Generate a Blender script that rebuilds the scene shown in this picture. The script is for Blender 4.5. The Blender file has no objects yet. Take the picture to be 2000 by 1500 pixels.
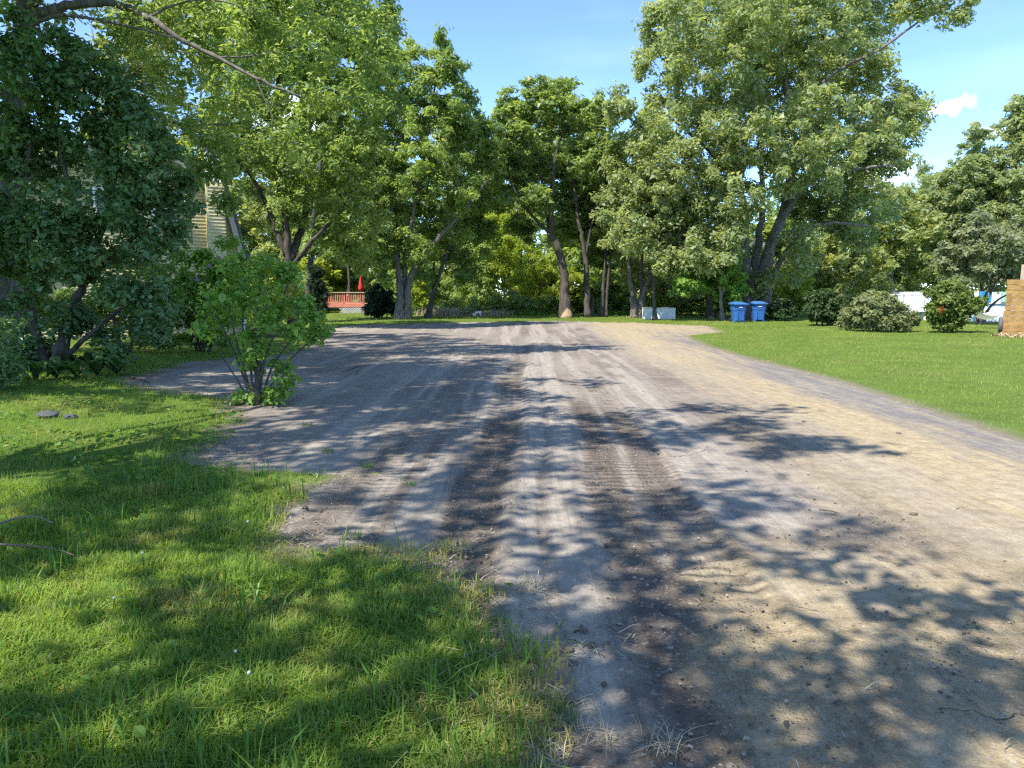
import bpy, math, random
import numpy as np
from mathutils import Vector

# ------------------------------------------------------------------ camera, world, sun
SC = bpy.context.scene
COL = SC.collection
F, CH, YH = 1472.0, 1.6, 570.0            # focal length in photo pixels, camera height, horizon row
PITCH = math.atan((750 - YH) / F)
cam = bpy.data.cameras.new('camera'); camo = bpy.data.objects.new('camera', cam); COL.objects.link(camo)
cam.sensor_width = 36.0; cam.lens = 36.0 * F / 2000.0; cam.clip_end = 3000.0; cam.clip_start = 0.05
camo.location = (0, 0, CH); camo.rotation_euler = (math.pi / 2 - PITCH, 0, 0)
SC.camera = camo

SUN_EL, SUN_AZ = math.radians(54), math.radians(226)      # azimuth clockwise from +Y: behind the camera, to the left
sdir = Vector((math.sin(SUN_AZ) * math.cos(SUN_EL), math.cos(SUN_AZ) * math.cos(SUN_EL), math.sin(SUN_EL)))
sl = bpy.data.lights.new('sun', 'SUN'); sl.energy = 2.95; sl.angle = math.radians(0.53); sl.color = (1.0, 0.95, 0.86)
so = bpy.data.objects.new('sun', sl); COL.objects.link(so); so.location = (0, 0, 60)
so.rotation_euler = (-sdir).to_track_quat('-Z', 'Y').to_euler()

W = bpy.data.worlds.new('World'); SC.world = W; W.use_nodes = True
wn, wl = W.node_tree.nodes, W.node_tree.links
wn.clear()
wout = wn.new('ShaderNodeOutputWorld'); wbg = wn.new('ShaderNodeBackground'); sky = wn.new('ShaderNodeTexSky')
sky.sky_type = 'NISHITA'; sky.sun_disc = False; sky.sun_elevation = SUN_EL; sky.sun_rotation = SUN_AZ
sky.altitude = 3000; sky.air_density = 0.80; sky.dust_density = 0.05; sky.ozone_density = 5.0
wbg.inputs['Strength'].default_value = 0.15
wl.new(wbg.outputs[0], wout.inputs[0])

SC.view_settings.view_transform = 'Standard'; SC.view_settings.look = 'None'
SC.view_settings.exposure = 1.64; SC.view_settings.gamma = 1.0
cy = SC.cycles
cy.max_bounces = 7; cy.diffuse_bounces = 5; cy.glossy_bounces = 1; cy.transmission_bounces = 3; cy.transparent_max_bounces = 4
cy.sample_clamp_indirect = 6.0; cy.caustics_reflective = False; cy.caustics_refractive = False
cy.use_denoising = False; cy.filter_width = 1.25
try: cy.denoiser = 'OPENIMAGEDENOISE'; cy.denoising_prefilter = 'ACCURATE'; cy.denoising_input_passes = 'RGB_ALBEDO_NORMAL'
except Exception: pass

# ------------------------------------------------------------------ helpers
def ray(px, py):
    x, y = (px - 1000.0) / F, (750.0 - py) / F
    c, s = math.cos(PITCH), math.sin(PITCH)
    return np.array([x, c + y * s, -s + y * c])
def at(px, py, Y):                         # the point seen at a photo pixel, standing at depth Y
    d = ray(px, py); p = d * (Y / d[1]); p[2] += CH
    return p
def gnd(px, py):                           # the ground point seen at a photo pixel
    d = ray(px, py); t = CH / -d[2]
    return np.array([d[0] * t, d[1] * t])
def XY(px, Y):                             # ground x of a photo column at depth Y (near the horizon row)
    return (px - 1000.0) / F * Y

def hash2(ix, iy, seed):
    h = (ix.astype(np.int64) * 374761393 + iy.astype(np.int64) * 668265263 + seed * 974634777) & 0xffffffff
    h = ((h ^ (h >> 13)) * 1274126177) & 0xffffffff
    return ((h ^ (h >> 16)) & 0xffffff) / float(0xffffff)
def vn(x, y, scale, seed=0):               # smooth value noise 0..1
    x = np.asarray(x, float) * scale; y = np.asarray(y, float) * scale
    ix, iy = np.floor(x), np.floor(y); fx, fy = x - ix, y - iy
    fx = fx * fx * (3 - 2 * fx); fy = fy * fy * (3 - 2 * fy)
    a = hash2(ix, iy, seed); b = hash2(ix + 1, iy, seed); c = hash2(ix, iy + 1, seed); d = hash2(ix + 1, iy + 1, seed)
    return (a * (1 - fx) + b * fx) * (1 - fy) + (c * (1 - fx) + d * fx) * fy
def fbm(x, y, scale, seed=0, n=4):
    r, a, t = 0.0, 1.0, 0.0
    for k in range(n):
        c, s = math.cos(0.55 + 0.9 * k), math.sin(0.55 + 0.9 * k)
        r = r + a * vn(np.asarray(x) * c - np.asarray(y) * s, np.asarray(x) * s + np.asarray(y) * c, scale * 2 ** k, seed + k * 17); t += a; a *= 0.5
    return r / t
def sstep(a, b, x):
    t = np.clip((x - a) / (b - a), 0, 1); return t * t * (3 - 2 * t)

def np_mesh(name, V, faces, mat=None, attrs=None, smooth=False):
    """faces: list of integer arrays (n,k); attrs: name -> per vertex floats"""
    me = bpy.data.meshes.new(name)
    V = np.asarray(V, np.float32); faces = [np.asarray(f, np.int32) for f in faces if len(f)]
    me.vertices.add(len(V)); me.vertices.foreach_set('co', V.ravel())
    nl = sum(f.size for f in faces); nf = sum(len(f) for f in faces)
    me.loops.add(nl); me.polygons.add(nf)
    me.loops.foreach_set('vertex_index', np.concatenate([f.ravel() for f in faces]))
    tot = np.concatenate([np.full(len(f), f.shape[1], np.int32) for f in faces])
    st = np.concatenate([[0], np.cumsum(tot)[:-1]]).astype(np.int32)
    me.polygons.foreach_set('loop_start', st)
    try: me.polygons.foreach_set('loop_total', tot)
    except Exception: pass
    me.polygons.foreach_set('use_smooth', np.full(nf, bool(smooth)))
    for k, a in (attrs or {}).items():
        at_ = me.attributes.new(k, 'FLOAT', 'POINT'); at_.data.foreach_set('value', np.asarray(a, np.float32))
    me.update(calc_edges=True)
    if mat: me.materials.append(mat)
    return me
def link(name, me, parent=None, loc=None):
    o = bpy.data.objects.new(name, me); COL.objects.link(o)
    if parent is not None: o.parent = parent
    if loc is not None: o.location = loc
    return o
def tag(o, label=None, cat=None, group=None, kind=None):
    if label: o['label'] = label
    if cat: o['category'] = cat
    if group: o['group'] = group
    if kind: o['kind'] = kind
    return o
def thing(name, label, cat, loc=(0, 0, 0), rz=0.0, group=None):
    o = bpy.data.objects.new(name, None); COL.objects.link(o); o.location = [float(v) for v in loc]; o.rotation_euler = (0, 0, rz)
    o.empty_display_size = 0.2
    return tag(o, label, cat, group)

class MB:
    """collects simple shapes into one mesh"""
    def __init__(s): s.V, s.Fc = [], {}
    def add(s, V, faces):
        b = sum(len(v) for v in s.V); s.V.append(np.asarray(V, float))
        for f in faces: s.Fc.setdefault(len(f), []).append([i + b for i in f])
    def box(s, x0, x1, y0, y1, z0, z1, bev=0.0):
        if bev <= 0:
            V = [(x, y, z) for z in (z0, z1) for y in (y0, y1) for x in (x0, x1)]
            s.add(V, [(0, 2, 3, 1), (4, 5, 7, 6), (0, 1, 5, 4), (2, 6, 7, 3), (0, 4, 6, 2), (1, 3, 7, 5)])
        else:
            b = bev; V = []
            rings = [(z0, b), (z0 + b, 0), (z1 - b, 0), (z1, b)]
            for z, i in rings:
                V += [(x0 + i + (b if i == 0 else 0) * 0, y0 + i, z), (x1 - i, y0 + i, z), (x1 - i, y1 - i, z), (x0 + i, y1 - i, z)]
            fs = [(3, 2, 1, 0), (12, 13, 14, 15)]
            for r in range(3):
                for k in range(4): fs.append((r * 4 + k, r * 4 + (k + 1) % 4, r * 4 + 4 + (k + 1) % 4, r * 4 + 4 + k))
            s.add(V, fs)
    def tube(s, P, R, n=8, cap=True):
        P = np.asarray(P, float); R = np.broadcast_to(np.asarray(R, float), (len(P),)); V = []
        T = np.gradient(P, axis=0); T /= np.linalg.norm(T, axis=1)[:, None] + 1e-9
        up = np.array([0.13, 0.97, 0.2]) if abs(T[0][1]) < 0.9 else np.array([1.0, 0.1, 0])
        for p, t, r in zip(P, T, R):
            a = np.cross(t, up); a /= np.linalg.norm(a) + 1e-9; b = np.cross(t, a); up = np.cross(a, t) * 1.0
            for k in range(n):
                w = 2 * math.pi * k / n; V.append(p + r * (a * math.cos(w) + b * math.sin(w)))
        fs = []
        for i in range(len(P) - 1):
            for k in range(n): fs.append((i * n + k, i * n + n + k, i * n + n + (k + 1) % n, i * n + (k + 1) % n))
        if cap: fs.append(tuple(range(n))); fs.append(tuple((len(P) - 1) * n + k for k in reversed(range(n))))
        s.add(V, fs)
    def prism(s, poly, axis0, axis1):      # polygon of 3D points extruded by a vector
        poly = np.asarray(poly, float); n = len(poly); d = np.asarray(axis1, float)
        V = np.concatenate([poly, poly + d])
        fs = [tuple(reversed(range(n))), tuple(n + k for k in range(n))]
        for k in range(n): fs.append((k, (k + 1) % n, n + (k + 1) % n, n + k))
        s.add(V, fs)
    def mesh(s, name, mat, smooth=False, attrs=None):
        return np_mesh(name, np.concatenate(s.V), [np.array(f) for f in s.Fc.values()], mat, attrs, smooth)
    def build(s, name, mat, parent=None, smooth=False, loc=None):
        return link(name, s.mesh(name, mat, smooth), parent, loc)

# ------------------------------------------------------------------ materials
def newmat(name):
    m = bpy.data.materials.new(name); m.use_nodes = True; nt = m.node_tree; nt.nodes.clear()
    out = nt.nodes.new('ShaderNodeOutputMaterial'); return m, nt, out
def N(nt, t, **kw):
    n = nt.nodes.new(t)
    for k, v in kw.items():
        if k in n.inputs: n.inputs[k].default_value = v
        else: setattr(n, k, v)
    return n
def mixc(nt, fac, a, b, blend='MIX'):
    n = nt.nodes.new('ShaderNodeMix'); n.data_type = 'RGBA'; n.blend_type = blend
    for sock, v in ((n.inputs[0], fac), (n.inputs[6], a), (n.inputs[7], b)):
        if isinstance(v, (int, float)): sock.default_value = v
        elif isinstance(v, (tuple, list)): sock.default_value = (*v[:3], 1)
        else: nt.links.new(v, sock)
    return n.outputs[2]
def mth(nt, op, a, b=None, clamp=False):
    n = nt.nodes.new('ShaderNodeMath'); n.operation = op; n.use_clamp = clamp
    for i, v in enumerate((a, b)):
        if v is None: continue
        if isinstance(v, (int, float)): n.inputs[i].default_value = v
        else: nt.links.new(v, n.inputs[i])
    return n.outputs[0]
def mapr(nt, v, a, b, c=0.0, d=1.0):
    n = nt.nodes.new('ShaderNodeMapRange'); n.inputs[1].default_value = a; n.inputs[2].default_value = b
    n.inputs[3].default_value = c; n.inputs[4].default_value = d; nt.links.new(v, n.inputs[0]); return n.outputs[0]
def attr(nt, name):
    n = nt.nodes.new('ShaderNodeAttribute'); n.attribute_name = name; return n.outputs['Fac']
def noise(nt, scale, detail=4, rough=0.55, vec=None, out='Fac'):
    n = nt.nodes.new('ShaderNodeTexNoise'); n.inputs['Scale'].default_value = scale; n.inputs['Detail'].default_value = detail
    n.inputs['Roughness'].default_value = rough
    if vec is not None: nt.links.new(vec, n.inputs['Vector'])
    return n.outputs[out]
def objco(nt, scale=None):
    t = nt.nodes.new('ShaderNodeTexCoord').outputs['Object']
    if scale is None: return t
    m = nt.nodes.new('ShaderNodeMapping'); m.inputs['Scale'].default_value = scale; nt.links.new(t, m.inputs[0]); return m.outputs[0]
def bump(nt, h, strength=0.5, dist=0.02, normal=None):
    b = nt.nodes.new('ShaderNodeBump'); b.inputs['Strength'].default_value = strength; b.inputs['Distance'].default_value = dist
    nt.links.new(h, b.inputs['Height'])
    if normal is not None: nt.links.new(normal, b.inputs['Normal'])
    return b.outputs[0]

def leaf_mat(name, dark, light, trans=0.4, tcol=None, gloss=0.25, rough=0.45):
    m, nt, out = newmat(name)
    v = attr(nt, 'var'); c = mixc(nt, v, dark, light)
    if name.startswith('grass'): c = mixc(nt, attr(nt, 'dry'), c, (0.42, 0.36, 0.15))
    p = N(nt, 'ShaderNodeBsdfPrincipled'); p.inputs['Roughness'].default_value = rough
    p.inputs['Specular IOR Level'].default_value = gloss; nt.links.new(c, p.inputs['Base Color'])
    t = N(nt, 'ShaderNodeBsdfTranslucent'); tc = mixc(nt, 1.0, c, tcol or (1.5, 1.45, 0.55), 'MULTIPLY'); nt.links.new(tc, t.inputs['Color'])
    mx = N(nt, 'ShaderNodeMixShader'); mx.inputs[0].default_value = trans
    nt.links.new(p.outputs[0], mx.inputs[1]); nt.links.new(t.outputs[0], mx.inputs[2]); nt.links.new(mx.outputs[0], out.inputs[0])
    return m
def simple_mat(name, col, rough=0.6, spec=0.3, var=0.12, nscale=6.0, bscale=None, bstr=0.3, bdist=0.01, metal=0.0, stretch=None, trans=0.0):
    m, nt, out = newmat(name)
    co = objco(nt, stretch)
    f = noise(nt, nscale, 5, 0.6, co)
    dk = tuple(c * (1 - var) for c in col); lt = tuple(min(1, c * (1 + var)) for c in col)
    c = mixc(nt, mapr(nt, f, 0.3, 0.7), dk, lt)
    p = N(nt, 'ShaderNodeBsdfPrincipled'); p.inputs['Roughness'].default_value = rough; p.inputs['Specular IOR Level'].default_value = spec
    p.inputs['Metallic'].default_value = metal; nt.links.new(c, p.inputs['Base Color'])
    if bscale: nt.links.new(bump(nt, noise(nt, bscale, 5, 0.6, co), bstr, bdist), p.inputs['Normal'])
    sh = p.outputs[0]
    if trans:
        t = N(nt, 'ShaderNodeBsdfTranslucent'); nt.links.new(c, t.inputs[0]); mx = N(nt, 'ShaderNodeMixShader'); mx.inputs[0].default_value = trans
        nt.links.new(sh, mx.inputs[1]); nt.links.new(t.outputs[0], mx.inputs[2]); sh = mx.outputs[0]
    nt.links.new(sh, out.inputs[0]); return m
def bark_mat(name, dark, light, patch=None):
    m, nt, out = newmat(name)
    co = objco(nt, (1, 1, 0.22)); f = noise(nt, 9, 6, 0.65, co); g = noise(nt, 28, 4, 0.6, co)
    c = mixc(nt, mapr(nt, f, 0.32, 0.68), dark, light)
    if patch:                              # stripped bark: bare wood patches on the lower trunk
        q = noise(nt, 0.8, 2, 0.4, objco(nt, (1, 1, 0.6))); c = mixc(nt, mapr(nt, q, 0.56, 0.6), c, patch)
    p = N(nt, 'ShaderNodeBsdfPrincipled'); p.inputs['Roughness'].default_value = 0.9; p.inputs['Specular IOR Level'].default_value = 0.15
    nt.links.new(c, p.inputs['Base Color'])
    nt.links.new(bump(nt, mth(nt, 'ADD', f, mth(nt, 'MULTIPLY', g, 0.4)), 0.9, 0.05), p.inputs['Normal'])
    nt.links.new(p.outputs[0], out.inputs[0]); return m

M = {}
M['maple'] = leaf_mat('leaf_silver_maple', (0.150, 0.215, 0.090), (0.400, 0.445, 0.230), 0.52, (1.75, 1.65, 0.75), 0.4, 0.45)
M['green'] = leaf_mat('leaf_mid_green', (0.125, 0.210, 0.060), (0.345, 0.425, 0.140), 0.54, (1.75, 1.65, 0.75), 0.5, 0.4)
M['deep'] = leaf_mat('leaf_deep_green', (0.120, 0.200, 0.060), (0.330, 0.410, 0.145), 0.54, (1.75, 1.65, 0.75), 0.5, 0.4)
M['teal'] = leaf_mat('leaf_blue_green', (0.060, 0.135, 0.050), (0.205, 0.325, 0.130), 0.42, (1.7, 1.5, 0.6), 0.6, 0.36)
M['pale'] = leaf_mat('leaf_pale_willow', (0.200, 0.255, 0.095), (0.390, 0.430, 0.185), 0.52, (1.75, 1.65, 0.75), 0.5, 0.4)
M['lime'] = leaf_mat('leaf_lime', (0.200, 0.285, 0.036), (0.370, 0.420, 0.080), 0.54, (1.75, 1.65, 0.75))
M['bush'] = leaf_mat('leaf_bush', (0.105, 0.220, 0.040), (0.290, 0.430, 0.095), 0.5, (1.75, 1.65, 0.75), 0.4, 0.4)
M['shrub'] = leaf_mat('leaf_shrub_olive', (0.150, 0.185, 0.080), (0.310, 0.340, 0.165), 0.4, (1.75, 1.65, 0.75))
M['hedge'] = leaf_mat('leaf_hedge', (0.026, 0.055, 0.020), (0.075, 0.125, 0.036), 0.25)
M['privet'] = leaf_mat('leaf_privet', (0.075, 0.125, 0.030), (0.245, 0.305, 0.085), 0.4, (1.75, 1.65, 0.75))
M['conifer'] = leaf_mat('leaf_dark_evergreen', (0.012, 0.030, 0.014), (0.040, 0.070, 0.028), 0.15)
M['greyleaf'] = leaf_mat('leaf_grey_green', (0.150, 0.185, 0.105), (0.310, 0.340, 0.205), 0.42, (1.75, 1.65, 0.75))
M['bluegreen'] = leaf_mat('leaf_far_green', (0.180, 0.245, 0.120), (0.380, 0.430, 0.230), 0.5, (1.75, 1.65, 0.75), 0.4, 0.45)
M['hosta'] = leaf_mat('leaf_hosta', (0.045, 0.105, 0.030), (0.105, 0.190, 0.050), 0.35, None, 0.4, 0.4)
M['grass'] = leaf_mat('grass_blade', (0.125, 0.235, 0.034), (0.350, 0.455, 0.100), 0.5, (1.5, 1.45, 0.6), 0.22, 0.5)
M['grass2'] = leaf_mat('grass_blade_mown', (0.165, 0.255, 0.040), (0.345, 0.425, 0.098), 0.42, (1.4, 1.35, 0.5), 0.2, 0.5)
M['weed'] = leaf_mat('weed_leaf', (0.060, 0.150, 0.020), (0.185, 0.300, 0.050), 0.40, None, 0.3, 0.45)
M['straw'] = leaf_mat('dry_straw', (0.30, 0.25, 0.16), (0.55, 0.48, 0.33), 0.2, (1, 1, 1), 0.2, 0.6)
M['deadtwig'] = simple_mat('dead_wood', (0.16, 0.12, 0.09), 0.9, 0.1, 0.3, 20)
M['petal'] = leaf_mat('petal_pink', (0.55, 0.25, 0.50), (0.75, 0.42, 0.66), 0.4, (1, 1, 1))
M['redleaf'] = leaf_mat('leaf_red', (0.35, 0.07, 0.02), (0.62, 0.16, 0.05), 0.4, (1, 1, 1))
M['bark'] = bark_mat('bark_grey', (0.085, 0.074, 0.064), (0.25, 0.225, 0.20))
M['barkdark'] = bark_mat('bark_dark', (0.045, 0.039, 0.033), (0.135, 0.118, 0.102))
M['barklight'] = bark_mat('bark_pale', (0.13, 0.115, 0.10), (0.33, 0.30, 0.26))
M['barkpatch'] = bark_mat('bark_stripped', (0.050, 0.040, 0.034), (0.15, 0.12, 0.10), (0.52, 0.36, 0.22))

# clouds: small cumulus puffs at fixed bearings of the sky plus thin haze streaks over all of it
def cloud_sky():
    nt = W.node_tree; tc = wn.new('ShaderNodeTexCoord').outputs['Generated']
    warp = wn.new('ShaderNodeTexNoise'); warp.inputs['Scale'].default_value = 22; warp.inputs['Detail'].default_value = 6; warp.inputs['Roughness'].default_value = 0.62
    wl.new(tc, warp.inputs['Vector'])
    off = wn.new('ShaderNodeVectorMath'); off.operation = 'SUBTRACT'; wl.new(warp.outputs['Color'], off.inputs[0]); off.inputs[1].default_value = (0.5, 0.5, 0.5)
    sc = wn.new('ShaderNodeVectorMath'); sc.operation = 'SCALE'; sc.inputs['Scale'].default_value = 0.075; wl.new(off.outputs[0], sc.inputs[0])
    ad = wn.new('ShaderNodeVectorMath'); ad.operation = 'ADD'; wl.new(tc, ad.inputs[0]); wl.new(sc.outputs[0], ad.inputs[1])
    tot = None
    rnd = random.Random(4)
    spots = [(1848, 213, 0.011, 0.8), (1872, 203, 0.010, 0.8), (1900, 200, 0.010, 0.3), (1955, 246, 0.009, 0.7), (1985, 262, 0.012, 0.7),
             (560, 230, 0.03, 0.8), (1700, 330, 0.03, 0.8)]
    dirs = []
    for px, py, r, s in spots:
        d = ray(px, py); dirs.append((d / np.linalg.norm(d), r, s))
    for k in range(14):                    # the same kind of puffs go on round the rest of the horizon
        a = math.radians(45 + 270 * (k + rnd.random() * 0.7) / 14); e = math.radians(rnd.uniform(9, 20))
        dirs.append((np.array([math.sin(a) * math.cos(e), math.cos(a) * math.cos(e), math.sin(e)]), rnd.uniform(0.015, 0.04), 0.9))
    for d, r, s in dirs:
        v = wn.new('ShaderNodeVectorMath'); v.operation = 'SUBTRACT'; wl.new(ad.outputs[0], v.inputs[0]); v.inputs[1].default_value = tuple(d)
        v2 = wn.new('ShaderNodeVectorMath'); v2.operation = 'MULTIPLY'; wl.new(v.outputs[0], v2.inputs[0]); v2.inputs[1].default_value = (0.75, 0.75, 1.5)
        ln = wn.new('ShaderNodeVectorMath'); ln.operation = 'LENGTH'; wl.new(v2.outputs[0], ln.inputs[0])
        q = mapr(nt, ln.outputs['Value'], r * 1.5, r * 0.2, 0.0, s)
        tot = q if tot is None else mth(nt, 'MAXIMUM', tot, q)
    # thin streaks
    mp = wn.new('ShaderNodeMapping'); mp.inputs['Scale'].default_value = (2.0, 2.0, 9.0); wl.new(tc, mp.inputs[0])
    st = noise(nt, 1.6, 5, 0.55, mp.outputs[0]); st = mapr(nt, st, 0.5, 0.8, 0.0, 0.05)
    tot = mth(nt, 'MAXIMUM', tot, st)
    c = mixc(nt, tot, sky.outputs[0], (7.0, 7.2, 7.6))
    wl.new(c, wbg.inputs['Color'])
cloud_sky()

# ------------------------------------------------------------------ ground layout
def poly_sdf(x, y, poly):
    """signed distance, negative inside"""
    x = np.asarray(x, float); y = np.asarray(y, float); d = np.full(x.shape, 1e9); ins = np.zeros(x.shape, bool); n = len(poly)
    for i in range(n):
        ax, ay = poly[i]; bx, by = poly[(i + 1) % n]; ex, ey = bx - ax, by - ay
        t = np.clip(((x - ax) * ex + (y - ay) * ey) / (ex * ex + ey * ey + 1e-12), 0, 1)
        d = np.minimum(d, np.hypot(x - ax - t * ex, y - ay - t * ey))
        c = (ay > y) != (by > y); xx = ax + (y - ay) / (by - ay + 1e-12) * ex
        ins ^= c & (x < xx)
    return np.where(ins, -d, d)
edge_px = [(1150, 1750), (1095, 1560), (1080, 1480), (1058, 1390), (1035, 1300), (985, 1225), (930, 1160), (860, 1105), (800, 1090), (700, 1082), (590, 1085), (530, 1066),
           (565, 1015), (590, 980), (640, 950), (690, 925), (560, 912), (385, 895), (440, 855), (490, 822), (470, 795), (430, 776), (300, 762), (262, 742), (350, 714),
           (440, 701), (560, 692), (600, 680), (625, 656), (642, 643), (700, 634), (900, 629), (1100, 627), (1250, 630), (1380, 637), (1408, 648), (1335, 655),
           (1362, 670), (1420, 690), (1600, 735), (1820, 800), (2000, 862)]
LOT = [tuple(gnd(*p)) for p in edge_px] + [(5.3, 4.0), (5.4, 0.2), (0.6, 0.2)]
def lot_sdf(x, y):
    n = (fbm(x, y, 1.3, 5, 3) - 0.5) * 0.55 * sstep(8, 2, np.asarray(x) * 1.4) + (fbm(x, y, 4.0, 9, 4) - 0.5) * 0.42
    return poly_sdf(x, y, LOT) + n * np.where(np.asarray(x) > 4.2, 0.5, 1.0)
def track_u(x, y): return x - 0.027 * y
def gz(x, y):                              # ground height
    return (fbm(x, y, 0.35, 3, 3) - 0.5) * 0.10 * sstep(3, 9, np.hypot(x, np.asarray(y) - 2))

def band(u, a, b, s=0.06): return sstep(a - s, a + s, u) * (1 - sstep(b - s, b + s, u))
def ground_masks(x, y):
    brk = (0.25 + 0.75 * sstep(0.36, 0.60, fbm(x, y * 0.30, 1.1, 301, 4))) * (0.45 + 0.55 * sstep(22, 9, y))
    u = track_u(x, y) + (vn(x, y, 0.35, 40) - 0.5) * 0.22
    w = (fbm(x * 1.0, y * 0.16, 1.6, 21, 3) - 0.5)
    uu = u + w * 0.10
    loose = np.maximum.reduce([0.85 * band(uu, -0.55, -0.14), 0.6 * band(uu, -1.6, -1.25, 0.1), 0.55 * band(uu, -1.05, -0.9, 0.05), 0.9 * np.maximum(band(uu, 0.55, 0.86), 0.9 * band(uu, 0.96, 1.28)) * sstep(0.36, 0.5, fbm(x, y * 0.25, 0.9, 61, 2) + 0.1 * sstep(12, 5, y)), 0.55 * band(uu, 2.15, 2.75, 0.15)])
    loose = np.maximum(loose, sstep(0.52, 0.66, fbm(x, y, 0.9, 31, 4)) * 0.85 * sstep(6.0, 3.5, y) * sstep(2.6, 1.2, x))
    loose = np.maximum(loose, sstep(0.50, 0.68, fbm(x, y * 0.5, 0.45, 77, 4)) * 0.6 * sstep(-1.2, -2.2, u))
    loose = loose * brk
    loose = np.maximum(loose, sstep(0.52, 0.66, fbm(x, y * 0.8, 1.0, 333, 4)) * 0.85 * sstep(6.0, 4.0, y) * sstep(0.2, 0.8, x) * (1 - sstep(3.6, 4.4, x)))
    loose = np.maximum(loose, sstep(0.53, 0.68, fbm(x, y * 0.35, 0.8, 335, 4)) * 0.6 * sstep(1.2, 1.6, u) * (1 - sstep(2.6, 3.2, u)))
    tread2 = band(u, 0.90, 1.34, 0.03) * sstep(3.5, 4.0, y) * (1 - sstep(6.4, 8.0, y))
    loose = np.maximum(loose, 0.4 * tread2)
    streak = sstep(0.60, 0.72, fbm(x, y * 0.03, 3.2, 11, 3)) * sstep(2.5, 6.0, y)
    streak = np.maximum(streak, np.maximum(band(u, -0.02, 0.12, 0.02), band(u, 0.26, 0.42, 0.02)) * sstep(0.28, 0.44, fbm(x, y * 0.2, 1.1, 13, 3)))
    streak = np.maximum(streak, np.maximum(np.maximum(band(u, -0.74, -0.66, 0.02), band(u, -1.9, -1.8, 0.03)), np.maximum(band(u, 1.38, 1.52, 0.02), band(u, 1.75, 1.9, 0.03))) * sstep(0.32, 0.46, fbm(x, y * 0.2, 1.0, 14, 3)))
    pack = np.clip(0.35 + 0.9 * (fbm(x, y * 0.3, 1.2, 51, 4) - 0.4) + streak * 0.8, 0, 1) * (1 - 0.8 * loose)
    tread = np.maximum.reduce([band(u, -0.56, -0.15), band(u, 0.50, 1.32), band(u, -1.5, -0.8, 0.1) * 0.7, band(u, 1.35, 1.75) * 0.4]) * sstep(0.28, 0.46, fbm(x, y, 0.55, 71, 2)) * sstep(3.0, 4.0, y)
    tread = np.maximum(tread, 1.05 * tread2)
    clay = sstep(2.0, 3.7, u + (fbm(x, y * 0.12, 1.0, 91, 4) - 0.5) * 1.2) * (1 - 0.35 * sstep(0.48, 0.66, fbm(x, y * 0.10, 1.6, 92, 4)))
    clay = np.maximum(clay, sstep(0.36, 0.60, fbm(x, y, 0.8, 93, 3)) * sstep(5.8, 3.4, y) * sstep(0.3, 1.1, x) * 0.95)
    return u, np.clip(loose, 0, 1), np.clip(pack, 0, 1), np.clip(tread, 0, 1.3), np.clip(clay, 0, 1)

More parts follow.
